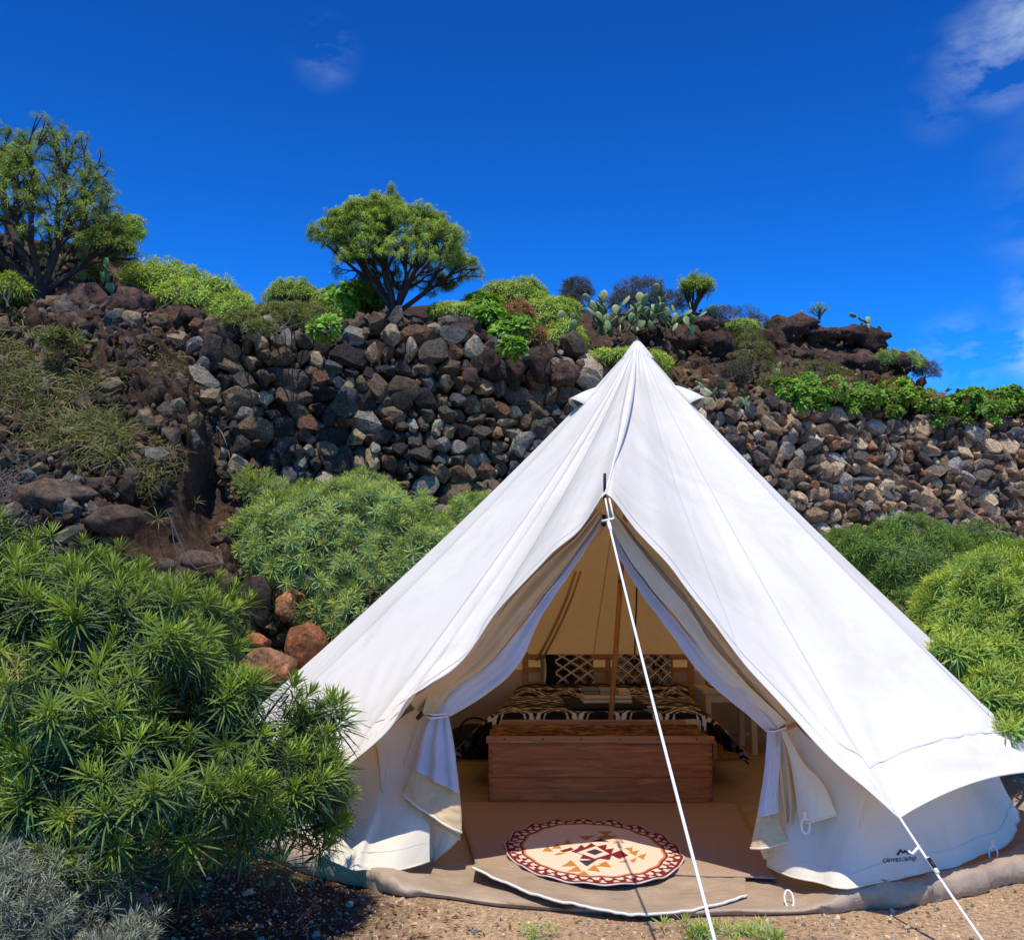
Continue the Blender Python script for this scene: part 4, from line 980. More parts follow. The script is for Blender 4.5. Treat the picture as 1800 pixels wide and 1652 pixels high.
for q in ([(800, 265), (890, 265), (850, 288)], [(698, 293), (795, 288), (740, 315)], [(790, 300), (850, 284), (925, 293), (870, 308)], [(890, 318), (935, 322), (915, 334)], [(520, 345), (492, 378), (556, 380)], [(580, 328), (545, 360), (603, 362)], [(635, 313), (606, 340), (665, 338)], [(555, 398), (590, 385), (630, 388), (580, 402)],
          [(598, 466), (655, 428), (692, 465)], [(632, 497), (690, 463), (718, 497)], [(668, 525), (730, 490), (770, 533)], [(745, 490), (822, 502), (790, 460)], [(793, 470), (850, 438), (884, 476)], [(955, 360), (1003, 356), (1003, 388)], [(980, 384), (1042, 370), (1020, 404)], [(1028, 405), (1080, 388), (1065, 427)], [(983, 430), (1032, 408), (1010, 445)], [(922, 441), (978, 424), (960, 445)]): pg(ORANGE, *q)
def inside(p, poly):
    c = False; j = len(poly) - 1
    for i in range(len(poly)):
        if (poly[i][1] > p[1]) != (poly[j][1] > p[1]) and p[0] < (poly[j][0] - poly[i][0]) * (p[1] - poly[i][1]) / (poly[j][1] - poly[i][1]) + poly[i][0]: c = not c
        j = i
    return c
RC = Vector(((gr(893, 1493, .05).x + gr(1192, 1497, .05).x) / 2, (gr(1045, 1440, .05).y + gr(1060, 1559, .05).y) / 2, 0)); RX, RY = 0.44, 0.66; V = []; C = []; na, nb = 330, 120
bb = [(c, p, min(x for x, y in p), max(x for x, y in p), min(y for x, y in p), max(y for x, y in p)) for c, p in polys]
for i in range(na):
    a = 2 * math.pi * i / na; wob = 1 + 0.012 * math.sin(a * 17) + 0.02 * noise.noise(Vector((math.cos(a) * 3, math.sin(a) * 3, 0)))
    for j in range(nb):
        q = j / (nb - 1); x = RC.x + RX * q * math.cos(a) * wob; y = RC.y + RY * q * math.sin(a) * wob - 0.03 * math.cos(a) * q
        z = FZ + 0.030 + 0.006 * max(0, q - 0.85) / 0.15 * math.sin(a * 17) + 0.004 * noise.noise(Vector((x * 6, y * 6, 2))) + (0.012 * max(0, 5.15 - y) if y < 5.15 else 0)
        V.append((x, y, z)); ph = (a / (2 * math.pi) * 44) % 1
        c = CREAM
        if q > 0.985: c = (0.6, 0.5, 0.42)
        elif q > 0.80:
            c = MAROON; w = (q - 0.80) / 0.185
            if abs(ph - 0.5) * 2 < (0.85 - w) * 1.1 and 0.15 < w < 0.5: c = CREAM
            if abs(((ph + 0.5) % 1) - 0.5) * 2 < (w - 0.35) * 1.0 and 0.5 < w < 0.85: c = CREAM
        elif q > 0.775: c = (0.55, 0.20, 0.08)
        else:
            for cc, p, x0, x1, y0, y1 in bb:
                if x0 <= x <= x1 and y0 <= y <= y1 and inside((x, y), p): c = cc
        C.append(c)
o = mk('rug', V, grid_faces(na, nb, closed=True), M['woven'], origin=(RC.x, RC.y, FZ), cols=C); tag(o, 'oval cream rug with maroon border and orange and maroon diamonds in the doorway', 'rug')
o.modifiers.new('thick', 'SOLIDIFY').thickness = 0.005

# chest in front of the bed
XL, XR, YF = -0.148, 1.262, 6.45
ch = empty('wooden_chest', (0.557, YF + 0.24, FZ), 'long red-brown wooden chest with a rough bark-edged lid at the foot of the bed', 'chest')
xm = (XL + XR) / 2; wd = XR - XL
def part(name, mat_, parent, boxes, bev=0.004, label=None):
    mb = MB()
    for b in boxes: mb.box(*b, bev=bev)
    o = mb.build(name, mat_, parent); 
    if label: o['label'] = label
    return o
part('front_board', M['redwood'], ch, [(xm, YF + 0.012, FZ + 0.085, wd - 0.01, 0.024, 0.150)])
part('front_board', M['redwood'], ch, [(xm, YF + 0.010, FZ + 0.2675, wd, 0.024, 0.210)])
part('top_trim', M['orangewood'], ch, [(xm, YF - 0.004, FZ + 0.3955, wd + 0.03, 0.03, 0.042)], label='lighter orange rail along the top of the front')
part('side_board', M['redwood2'], ch, [(XL + 0.008, YF + 0.235, FZ + 0.195, 0.022, 0.42, 0.36)]); part('side_board', M['redwood2'], ch, [(XR - 0.008, YF + 0.235, FZ + 0.195, 0.022, 0.42, 0.36)])
part('back_board', M['redwood2'], ch, [(xm, YF + 0.455, FZ + 0.195, wd, 0.022, 0.36)])
part('lid', M['redwood2'], ch, [(xm, YF + 0.235, FZ + 0.392, wd, 0.43, 0.024)])
part('back_rail', M['orangewood'], ch, [(xm - 0.01, YF + 0.445, FZ + 0.437, wd - 0.16, 0.035, 0.050)])
# live edge slabs on the lid
mb = MB(); nx, ny = 130, 14
V = [(XL + 0.02 + (wd - 0.04) * i / (nx - 1), YF + 0.012 + 0.41 * j / (ny - 1), FZ + 0.412 + 0.022 * (j / (ny - 1)) + 0.022 * (noise.fractal(Vector((i * 0.05, j * 0.5, 0)), 0.8, 2, 4)) * max(0.0, math.sin(math.pi * j / (ny - 1))) ** 0.3) for i in range(nx) for j in range(ny)]
mk('live_edge_slab', V, grid_faces(nx, ny), M['livebark'], ch, smooth=False)
# dovetails at both ends, screws on the trim
for x in (XL + 0.012, XR - 0.012):
    for k in range(8):
        z = FZ + 0.03 + k * 0.042
        if abs(z - FZ - 0.16) < 0.012: continue
        part('dovetail', M['redwood2'], ch, [(x, YF - 0.002 + 0.0, z, 0.02, 0.004, 0.018)], bev=0)
for k in range(6): part('screw', M['black'], ch, [(XL + 0.10 + (wd - 0.2) * k / 5, YF - 0.0195, FZ + 0.4, 0.009, 0.003, 0.009)], bev=0)
part('plinth', M['black'], ch, [(xm, YF + 0.235, FZ + 0.006, wd - 0.06, 0.40, 0.010)], bev=0)

# bed
BX = lambda y: 0.60 + (y - 7.0) * 0.10
bed = empty('bed', (0.72, 8.15, FZ), 'double bed with a pale pine slatted headboard at the back of the tent', 'bed')
hx, hy = 0.865, 9.12
def zz(py, Y): return at(0, py, Y).z
ht = zz(1150, 9.12)
part('headboard_post', M['palewood'], bed, [(hx - 0.745, hy, ht / 2 + 0.02, 0.055, 0.045, ht)]); part('headboard_post', M['palewood'], bed, [(hx + 0.745, hy, ht / 2 + 0.02, 0.055, 0.045, ht)])
part('headboard_rail', M['palewood'], bed, [(hx, hy, ht - 0.022, 1.433, 0.03, 0.05)]); part('headboard_rail', M['palewood'], bed, [(hx, hy, ht - 0.135, 1.433, 0.03, 0.045)]); part('headboard_rail', M['palewood'], bed, [(hx, hy, ht - 0.26, 1.433, 0.03, 0.045)])
for k in range(5): part('headboard_slat', M['palewood'], bed, [(hx - 0.56 + k * 0.28, hy, ht - 0.14, 0.05, 0.02, 0.19)])
for s in (-1, 1): part('side_rail', M['palewood'], bed, [(BX(8.1) + s * 0.70, 8.15, 0.25, 0.03, 2.1, 0.13)])
mb = MB(); mb.box(0, 0, 0, 1.42, 2.12, 0.20, bev=0.05, M=Matrix.Translation((BX(8.1), 8.12, 0.375)) @ Matrix.Rotation(-0.10, 4, 'Z')); mb.build('mattress', M['whitesheet'], bed, smooth=True)
for (x, y) in ((-0.05, 7.2), (1.3, 7.2), (0.12, 9.2), (1.6, 9.2)): part('leg', M['palewood'], bed, [(x, y, 0.11, 0.05, 0.05, 0.18)])
# ikat bedspread
TAN, BLK, CRM = (0.26, 0.235, 0.215), (0.012, 0.012, 0.020), (0.62, 0.61, 0.60)
def zig(x): return abs((x % 1) - 0.5) * 2
def ikat(u, v, s=1.0):
    """u across, v along (metres) -> colour of the weave"""
    b = v % 1.06
    j = 0.02 * noise.noise(Vector((u * 25, v * 25, 0)))
    if b < 0.34:      # bold black band with cream zigzags
        w = (b + j) / 0.34; k = zig(u * 4.2); d = abs(w - k)
        if d < 0.10 or (0.28 < d < 0.35) : return CRM
        if abs(w - 0.5) < 0.07 and k > 0.9: return CRM
        return BLK
    if b < 0.40: return CRM if zig(u * 14) > 0.55 else TAN
    if b < 0.56:
        w = (b - 0.40 + j) / 0.16; k = zig(u * 6.5); d = abs(abs(w - 0.5) * 2 - k)
        return BLK if d < 0.25 else ((0.16, 0.10, 0.06) if d < 0.5 else TAN)
    if b < 0.60: return BLK if zig(u * 9) > 0.4 else TAN
    if b < 0.80:
        w = (b - 0.60 + j) / 0.20; k = zig(u * 5); d = abs(abs(w - 0.5) * 2 - k)
        if d < 0.16: return CRM
        return BLK if d < 0.62 else TAN
    if b < 0.84: return TAN
    if b < 0.87: return BLK
    return TAN if b < 0.97 else (BLK if zig(u * 12 + v * 6) > 0.5 else CRM)
V = []; C = []; nu, nv = 300, 240
for i in range(nu):
    s = (i / (nu - 1) - 0.5) * 2 * 1.13        # metres from the middle across the cloth
    for j in range(nv):
        y = 6.99 + 2.02 * j / (nv - 1); hw = 0.735; fr = max(0, 1 - (y - 6.99) / 1.6)
        if abs(s) < hw: x = s; z = 0.505
        else:
            e = abs(s) - hw; bend = 0.09
            x = hw + min(e, 0.3) * (0.30 + 0.62 * fr) + 0.02 * math.sin(y * 13) * min(1, e * 5); z = 0.505 - max(0, e - 0.01) * (0.90 - 0.1 * fr)
            x = math.copysign(x, s)
        if abs(abs(s) - hw) < 0.06: z -= 0.02 * (1 - abs(abs(s) - hw) / 0.06)
        z += 0.014 * noise.fractal(Vector((s * 2.2, y * 2.2, 0)), 0.9, 2, 3) + 0.03 * (y > 8.6) * min(1, (y - 8.6) * 4)
        if j < 8: z -= 0.012 * (8 - j) * (1 if abs(s) < hw else 0.3)
        V.append((BX(y) + x, y, max(z, FZ + 0.03))); C.append(ikat(s * 0.8, (y - 6.98) * 0.82))
o = mk('bedspread', V, grid_faces(nu, nv), M['woven'], origin=(0.7, 8.0, 0.3), cols=C); tag(o, 'black, cream and tan ikat bedspread hanging over both sides of the bed', 'bedspread')
# pillows
def pillow(px, py, Y, w, h, d, rz, label, ph, left=False):
    V = []; C = []; nu, nv = 70, 44; c = at(px, py, Y)
    for side in (1, -1):
        for i in range(nu):
            for j in range(nv):
                u = i / (nu - 1) * 2 - 1; v = j / (nv - 1) * 2 - 1; th_ = max(0, (1 - u ** 4) * (1 - v ** 4)) ** 0.45
                pin = 1 - 0.06 * (abs(u) ** 2 * (1 - abs(v) ** 2) + 0) 
                x = u * w / 2 * (1 - 0.05 * (1 - v * v)); z = v * h / 2 * (1 - 0.07 * (1 - u * u) * 0 - 0.06 * (1 - abs(u)))
                p = Vector((x, -side * d / 2 * th_, z)); p.y += 0.006 * noise.noise(Vector((u * 4, v * 4, ph)))
                p.rotate(Matrix.Rotation(-0.38, 3, 'X')); p.rotate(Matrix.Rotation(rz, 3, 'Z')); V.append(p + c)
                if left:
                    if u < -0.88: cc = TAN
                    elif u < -0.80: cc = CRM
                    elif u < -0.45: cc = BLK
                    else:
                        k = abs(abs(((v * 1.3 + 5) % 1) - 0.5) * 2 - abs(((u * 1.6 + 0.3) % 1) - 0.5) * 2); cc = CRM if k < 0.17 else (BLK if (u < 0.25 + 0.5 * noise.noise(Vector((u * 9, v * 30, 0))) or k > 0.7) else (0.14, 0.09, 0.06))
                else:
                    k = abs(((v * 1.25 + 5) % 1) - 0.5) * 2 + abs(((u * 2.1 + 0.2) % 1) - 0.5) * 2; m_ = abs(k - 1); cc = CRM if (m_ < 0.16 or 0.42 < m_ < 0.50 or m_ > 0.9) else (BLK if v > -0.25 else (0.10, 0.06, 0.04))
                C.append(cc)
    f = grid_faces(nu, nv); f = np.vstack([f, f[:, ::-1] + nu * nv]); o = mk('pillow', V, f, M['woven'], cols=C); tag(o, label, 'pillow', 'pillows on the bed')
pillow(997, 1176, 8.92, 0.49, 0.27, 0.12, 0.05, 'left pillow with a black end and a plain tan edge stripe', 0, True)
pillow(1131, 1176, 8.92, 0.51, 0.27, 0.12, -0.04, 'right pillow covered all over in cream diamonds on black', 4)
# folded black cloth and towels on the bed
mb = MB(); mb.box(0, 0, 0, 0.55, 0.62, 0.022, bev=0.008, M=Matrix.Translation((0.672, 7.47, 0.533)) @ Matrix.Rotation(0.03, 4, 'Z')); o = mb.build('folded_cloth', M['blackc'], smooth=True); tag(o, 'folded black cloth lying under the towels on the bed', 'cloth')
def folded(cx, cy, cz, w, d, h, layers, mat_, label, cat='towel', rz=0, name='folded_towel'):
    mb = MB()
    for k in range(layers):
        r_ = h / layers / 2; z = cz + r_ + k * 2 * r_; m_ = Matrix.Translation((cx, cy, z)) @ Matrix.Rotation(rz, 4, 'Z')
        pts = [(-1, -1), (1, -1), (1, 1), (-1, 1)]
        mb.box(0, 0, 0, w * (1 - 0.02 * (k % 2)), d * (1 - 0.02 * k), 2 * r_ * 0.96, bev=min(r_ * 0.9, 0.02), M=m_)
    o = mb.build(name, mat_, smooth=True); return tag(o, label, cat)
folded(0.685, 7.42, 0.545, 0.355, 0.26, 0.055, 2, M['towelc'], 'cream folded towels at the bottom of the pile on the bed', rz=0.03)
folded(0.575, 7.47, 0.601, 0.115, 0.20, 0.042, 2, M['towelb'], 'dark grey-blue towel on the left of the towel pile', rz=0.02)
folded(0.705, 7.47, 0.601, 0.135, 0.20, 0.040, 2, simple('light_grey_towel', (0.33, 0.33, 0.30), 0.95, 250, 0.2, 0.5, 0.003), 'light grey towel in the middle of the pile beside the pole')
folded(0.815, 7.46, 0.601, 0.085, 0.20, 0.034, 2, M['towelc'], 'small cream towel on the right of the towel pile')
# bedside table on the right
tb = empty('bedside_table', (1.80, 8.60, FZ), 'plain whitish table right of the bed', 'table')
part('table_top', M['whitewood'], tb, [(1.80, 8.60, 0.525, 0.44, 0.52, 0.03)])
part('apron', M['whitewood'], tb, [(1.80, 8.37, 0.475, 0.36, 0.02, 0.07)])
for x in (1.615, 1.985):
    for y in (8.37, 8.82): part('leg', M['whitewood'], tb, [(x, y, FZ + 0.2425, 0.045, 0.045, 0.485)])
c = Vector((1.86, 8.75, 0.541)); v, f = rock_shape(77, ICO2, 5, 0.05, 0.8); o = mk('black_pouch', v * np.array((0.07, 0.06, 0.045)) + np.array((1.82, 8.56, 0.580)), f, M['black'], origin=(1.82, 8.56, 0.541))
o.name = 'black_pouch'; tag(o, 'small black pouch on the bedside table', 'pouch')
mb = MB(); mb.tube([Vector((1.72 + 0.09 * math.cos(a), 8.52, 0.59 + 0.045 * math.sin(a))) for a in np.linspace(0, 2 * math.pi, 20)], 0.006, 6); o = mb.build('cord_loop', M['black'], smooth=True); tag(o, 'loop of dark cord standing on the table left of the black pouch', 'cord')
# striped side mats
def side_mat(cs, label):
    V = []; C = []; nu, nv = 60, 60
    for i in range(nu):
        for j in range(nv):
            u, v = i / (nu - 1), j / (nv - 1); p = cs[0].lerp(cs[1], u).lerp(cs[3].lerp(cs[2], u), v); p = Vector(p); p.z = FZ + 0.012 + 0.004 * noise.noise(Vector((u * 5, v * 5, 0))); V.append(p)
            b = (v * 5) % 1; c = (0.42, 0.27, 0.15)
            if b < 0.12 or 0.3 < b < 0.36: c = (0.03, 0.02, 0.02)
            elif 0.5 < b < 0.75 and zig(u * 4) < (b - 0.5) * 4: c = (0.22, 0.05, 0.03)
            C.append(c)
    t = mk('bedside_rug', V, grid_faces(nu, nv), M['woven'], origin=tuple(cs[3]), cols=C); tag(t, label, 'rug', 'small rugs beside the bed')
    fr = MB()
    for k in range(26):
        p = cs[3].lerp(cs[2], k / 25); p = Vector((p.x, p.y, FZ + 0.014)); fr.tube([p, p + Vector((0.004 * math.sin(k * 3), -0.05, -0.006))], 0.0022, 4)
    q = mk('fringe', fr.v, fr.f, M['towelc'], t)
side_mat([gr(1240, 1306), gr(1298, 1306), gr(1318, 1338), gr(1262, 1340)], 'small patterned rug with fringe on the right side of the bed')
side_mat([gr(826, 1296), gr(868, 1296), gr(846, 1330), gr(797, 1322)], 'small rust and tan rug on the left side of the bed')
c = Vector((-0.30, 8.3, 0.14)); v, f = rock_shape(78, ICO3, 4, 0.05, 0.85); o = mk('dark_bag', v * np.array((0.25, 0.22, 0.14)) + np.array(c), f, M['blackc'], origin=(c.x, c.y, 0)); tag(o, 'dark soft bag on the floor left of the bed', 'bag')
mb = MB(); mb.tube([c + Vector((0.12 * math.cos(a), -0.12, 0.10 + 0.10 * math.sin(a))) for a in np.linspace(0, math.pi, 14)], 0.009, 6); mk('bag_handle', mb.v, mb.f, M['blackc'], o)

# ------------------------------------------------------------------ shrubs near the tent
def fg_lobes():
    return [PL(20, 1160, 4.1, 260, 215, 0.60), PL(190, 1195, 4.1, 230, 215, 0.62), PL(370, 1340, 4.1, 205, 185, 0.50), PL(500, 1400, 4.05, 100, 120, 0.28), PL(230, 1390, 3.75, 240, 130, 0.42), PL(-150, 1180, 4.2, 240, 250, 0.6)]
fg = empty('leafy_shrub', (-1.55, 4.3, 0.0), 'big dark green shrub with spiky leaf rosettes in the left foreground', 'shrub')
lobes = fg_lobes(); r = np.random.RandomState(41)
P, Dn = lobe_points(lobes, 1350, 7, 0.24, -0.75, 0.88, 0.22, 0.32, 4.5)
# the ones nearest the camera first: these become single parts
score = Dn[:, 1] * 1.0 - 0.35 * Dn[:, 2] + 0.25 * r.rand(len(P)); order = np.argsort(score)
extra = [at(x, y, Y)[:] for x, y, Y in ((555, 1250, 4.15), (585, 1238, 4.2), (600, 1262, 4.2), (575, 1285, 4.15), (530, 1262, 4.1), (598, 1375, 4.2), (604, 1410, 4.2), (560, 1330, 4.1), (590, 1345, 4.2), (610, 1390, 4.25), (320, 1530, 3.8), (490, 1505, 3.9), (90, 935, 4.1), (145, 950, 4.1), (40, 945, 4.1), (10, 935, 4.0))]
FGM = []
for (v, f, c) in T_FG + [leaf_rosette(7, 26, 0.12, 0.006, (0.45, 0.36, 0.06), (0.30, 0.22, 0.06), droop=0.4, st=3, spread=(70, -50), stem=0.08)]:
    me = mesh_from('leaf_rosette', v, f, c, smooth=False); me.materials.append(M['leaf']); FGM.append(me)
front = [P[i] for i in order[:280]]; fd = [Dn[i] for i in order[:280]]
front += [np.array(e) for e in extra]; fd += [np.array((0.6, -0.5, 0.6))] * 10 + [np.array((0.1, -0.8, 0.1))] * 2 + [np.array((0, -0.3, 1))] * 4
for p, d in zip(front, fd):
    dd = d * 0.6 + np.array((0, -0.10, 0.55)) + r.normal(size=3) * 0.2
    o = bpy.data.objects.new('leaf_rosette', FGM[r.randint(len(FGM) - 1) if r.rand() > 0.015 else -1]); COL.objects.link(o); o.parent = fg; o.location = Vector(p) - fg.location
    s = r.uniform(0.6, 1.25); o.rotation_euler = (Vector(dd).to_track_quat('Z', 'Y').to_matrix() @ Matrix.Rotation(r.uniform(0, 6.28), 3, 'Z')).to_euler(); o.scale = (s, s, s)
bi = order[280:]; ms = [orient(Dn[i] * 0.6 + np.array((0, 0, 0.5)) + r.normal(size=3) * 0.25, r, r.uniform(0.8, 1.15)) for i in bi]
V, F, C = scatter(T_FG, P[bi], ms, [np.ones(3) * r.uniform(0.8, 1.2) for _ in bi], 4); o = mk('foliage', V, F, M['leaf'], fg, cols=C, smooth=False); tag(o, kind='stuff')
# inner leaves, tinted darker and bluer than the outer ones
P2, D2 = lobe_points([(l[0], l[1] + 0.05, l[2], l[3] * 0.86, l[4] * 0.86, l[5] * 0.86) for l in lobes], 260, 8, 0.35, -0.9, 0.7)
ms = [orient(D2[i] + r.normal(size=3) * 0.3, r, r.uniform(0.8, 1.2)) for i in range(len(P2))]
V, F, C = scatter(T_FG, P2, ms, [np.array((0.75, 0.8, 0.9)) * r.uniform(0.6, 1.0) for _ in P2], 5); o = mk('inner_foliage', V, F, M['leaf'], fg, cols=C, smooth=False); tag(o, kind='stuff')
tips = np.array(front)[::2]; tips = np.vstack([tips, P[bi][::6]])
V, F = seg_mesh(branch_segments((-1.55, 4.3, 0.0), tips, 3, thick=0.0048, first=0.16, bend=0.08), 6); mk('stem', V, F, M['bark'], fg)

shrub('leafy_shrub', at(600, 1150, 8.6), [PL(600, 985, 9.0, 205, 140, 0.85), PL(470, 990, 8.8, 100, 95, 0.5), PL(720, 990, 9.0, 135, 100, 0.7), PL(640, 1090, 8.5, 110, 85, 0.4), PL(620, 900, 9.2, 120, 66, 0.5), PL(455, 1060, 8.7, 55, 45, 0.25)], 2300, 0.105, T_MID,
      'rounded blue-green shrub with yellowish tips behind the left side of the tent', seed=2, shell=0.30, stems=200, thick=0.005, keep=0.86, mix_up=0.35)
shrub('leafy_shrub', at(850, 1000, 10.0), [PL(840, 915, 10.0, 68, 52, 0.4)], 360, 0.085, T_MID, 'small blue-green shrub tip showing between the big shrub and the tent roof', seed=3, shell=0.4, stems=30)
shrub('leafy_shrub', at(620, 1200, 7.6), [PL(625, 1160, 7.6, 42, 36, 0.25)], 120, 0.075, [(v, f, c * np.array((1.9, 0.85, 0.8))) for v, f, c in T_MID], 'small reddish dying shrub at the foot of the blue-green one by the roof', seed=33, shell=0.6, stems=20)
shrub('leafy_shrub', Vector((3.7, 9.6, 0.6)), [PL(1600, 1010, 9.4, 150, 95, 0.7), PL(1490, 985, 9.4, 60, 58, 0.4), PL(1700, 1000, 9.5, 100, 75, 0.6), PL(1590, 1080, 9.0, 100, 60, 0.4)], 1500, 0.115, T_RIGHT,
      'darker green shrub against the right stone wall, behind the tent roof', seed=4, shell=0.22, stems=110, thick=0.005, colfn=lambda p, r_: np.array((0.62, 0.75, 0.72)))
shrub('leafy_shrub', Vector((3.9, 7.2, 0.1)), [PL(1770, 1120, 7.0, 165, 150, 0.65), PL(1700, 1090, 7.2, 95, 90, 0.45), PL(1850, 1150, 6.8, 150, 175, 0.7), PL(1740, 1210, 6.6, 75, 70, 0.35), PL(1800, 1010, 7.4, 90, 60, 0.5), PL(1690, 1150, 5.6, 50, 40, 0.2), PL(1790, 1268, 5.2, 58, 48, 0.2), PL(1742, 1208, 5.4, 48, 42, 0.2), PL(1668, 1148, 5.45, 26, 22, 0.12), PL(1722, 1222, 5.25, 26, 24, 0.12), PL(1768, 1283, 5.0, 26, 24, 0.12)], 2500, 0.115, T_RIGHT,
      'bright yellow-green shrub leaning over the right edge of the tent roof', seed=6, shell=0.2, stems=140, thick=0.005)
# grey feathery plants in the bottom left corner
shrub('feathery_bush', Vector((-1.75, 3.7, 0.0)), [PL(60, 1615, 3.3, 120, 75, 0.28), PL(190, 1665, 3.25, 80, 45, 0.2), PL(10, 1520, 3.4, 75, 60, 0.2), PL(-60, 1580, 3.4, 100, 100, 0.3)], 1000, 0.06, T_GREY,
      'pale grey feathery bush in the bottom left corner', seed=7, shell=0.85, stems=260, thick=0.0014, mix_up=0.25, bark='bark', jag=0.5)
def weed(px, py, n, size, label, temps, seed, Y=None):
    p = gr(px, py); r_ = np.random.RandomState(seed); q = np.array([(p.x + r_.normal() * size * 0.8, p.y + r_.normal() * size * 0.7, 0.012 + r_.rand() * size * 0.5) for _ in range(n)])
    V, F, C = scatter(temps, q, [orient((r_.normal() * 0.5, r_.normal() * 0.5, 1), r_, size * r_.uniform(0.6, 1.2)) for _ in range(n)], None, seed)
    o = mk('weed', V, F, M['leaf'], cols=C, smooth=False, origin=(p.x, p.y, 0)); tag(o, label, 'weed', 'weeds on the gravel')
weed(1235, 1648, 16, 0.075, 'bushy green weed left of the long guy line at the bottom edge', T_MID, 1)
weed(1340, 1650, 14, 0.07, 'green weed right of the long guy line at the bottom edge', T_MID, 2)
weed(945, 1648, 8, 0.05, 'small green weed on the gravel below the rug', T_MID, 3)
weed(1700, 1600, 2, 0.02, 'tiny sprout on the gravel near the right guy line', T_MID, 4)
# a dry stick on the soil, left
mb = MB(); mb.tube([gr(520, 1622, 0.02), gr(540, 1600, 0.035), gr(562, 1578, 0.05)], [0.006, 0.005, 0.003], 6); o = mb.build('dry_stick', M['bark']); tag(o, 'bare dry stick on the dark soil by the left of the tent', 'stick')
# leaf litter under the shrub
r = np.random.RandomState(77); q = []; ms = []; cs = []
LT = [(np.array([(-1, 0, 0), (0, 0.25, 0.1), (1, 0, 0), (0, -0.25, 0.12)]), np.array([(0, 1, 2), (0, 2, 3)]), None)]
for _ in range(2600):
    x = r.uniform(-2.4, 0.1); y = r.uniform(3.6, 5.0)
    if math.hypot(x - 0.78, y - 6.95) < 2.75 or x > 0.0 - r.rand() * 0.5: continue
    q.append((x, y, ground_h(x, y) + r.uniform(0.003, 0.015))); ms.append(rnd_rot(r, 0.6) * r.uniform(0.008, 0.028)); cs.append(np.array((0.22, 0.13, 0.07)) * r.uniform(0.15, 1.4))
V, F, C = scatter(LT, np.array(q), ms, cs); o = mk('leaf_litter', V, F, M['pebble'], origin=(0, 0, 0), cols=C, smooth=False); tag(o, 'dead leaves on the dark soil under the left shrub', 'leaf litter', kind='stuff')

# ------------------------------------------------------------------ plants on the hillside
def hill(px, py, extra=0.0):
    extra -= 0.65
    """point on the slope above the walls seen near px, py"""
    t_ = prof(WTOP, px); c_ = prof(CREST, px); u = max(0, min(1, (t_ - py) / max(1, t_ - c_))); return at(px, py, wdist(px) + 0.35 + (cdist(px) - wdist(px) - 0.35) * u + extra)
def umbrella_tree(label, base, tipsY, dome, n, size, seed, name='umbrella_shaped_tree', shell=0.10, zmin=-0.15, thick=0.011, temps=T_EUPH, bark='barkd', first=0.16, tuft=3, group=None):
    """branches fork again and again and end in leaf tufts on a dome"""
    r_ = np.random.RandomState(seed); P, Dd = lobe_points(dome, n, seed, shell, zmin, 0.85, 0.16)
    t = empty(name, base, label, 'tree', group)
    sg = branch_segments(base, P, seed, first=first, thick=thick, bend=0.09, expo=0.34, k0=8); V, F = seg_mesh(sg, 6); mk('trunk', V, F, M[bark], t)
    q = []; ms = []; cs = []
    b = np.array(base)
    for p, d in zip(P, Dd):
        g_ = (p - b); g_ = g_ / np.linalg.norm(g_); k = r_.uniform(0.75, 1.3)
        for _ in range(tuft):
            q.append(p + r_.normal(size=3) * size * 0.42); ms.append(orient(g_ * 0.7 + np.array((0, 0, 0.4)) + r_.normal(size=3) * 0.25, r_, size * r_.uniform(0.7, 1.2))); cs.append(np.ones(3) * k * r_.uniform(0.85, 1.15))
    V, F, C = scatter(temps, np.array(q), ms, cs, seed); mk('crown', V, F, M['leaf'], t, cols=C, smooth=False)
    return t
b0 = at(700, 560, 12.2)
umbrella_tree('tall umbrella-shaped tree with bare forking branches above the stone wall', b0, 0, [PL(705, 500, 12.2, 128, 155, 0.85), PL(650, 452, 12.2, 82, 102, 0.6), PL(573, 425, 12.2, 30, 45, 0.25)], 1500, 0.058, 51, shell=0.12, zmin=0.12, first=0.05, thick=0.0055, tuft=5)
umbrella_tree('large dark-branched tree cut off by the left edge of the picture', at(75, 545, 10.8), 0, [PL(45, 450, 10.8, 178, 238, 1.0), PL(-50, 420, 10.9, 150, 220, 0.8), PL(190, 450, 10.8, 45, 60, 0.4)], 1300, 0.064, 52, shell=0.26, zmin=0.0, first=0.12, thick=0.0070, tuft=4)
umbrella_tree('small dark tree on the skyline right of the tent tip', at(1218, 560, 15.5), 0, [PL(1222, 508, 15.5, 32, 24, 0.3)], 90, 0.10, 53, shell=0.4, zmin=-0.1, thick=0.008, tuft=3)
umbrella_tree('tiny open-crowned tree against the sky above the black outcrop', at(1440, 562, 17.3), 0, [PL(1440, 544, 17.3, 18, 13, 0.18)], 34, 0.05, 54, shell=0.3, zmin=-0.2, thick=0.006, tuft=2, temps=[(v, f, c * np.array((1.1, 1.25, 1.7))) for v, f, c in T_EUPH])

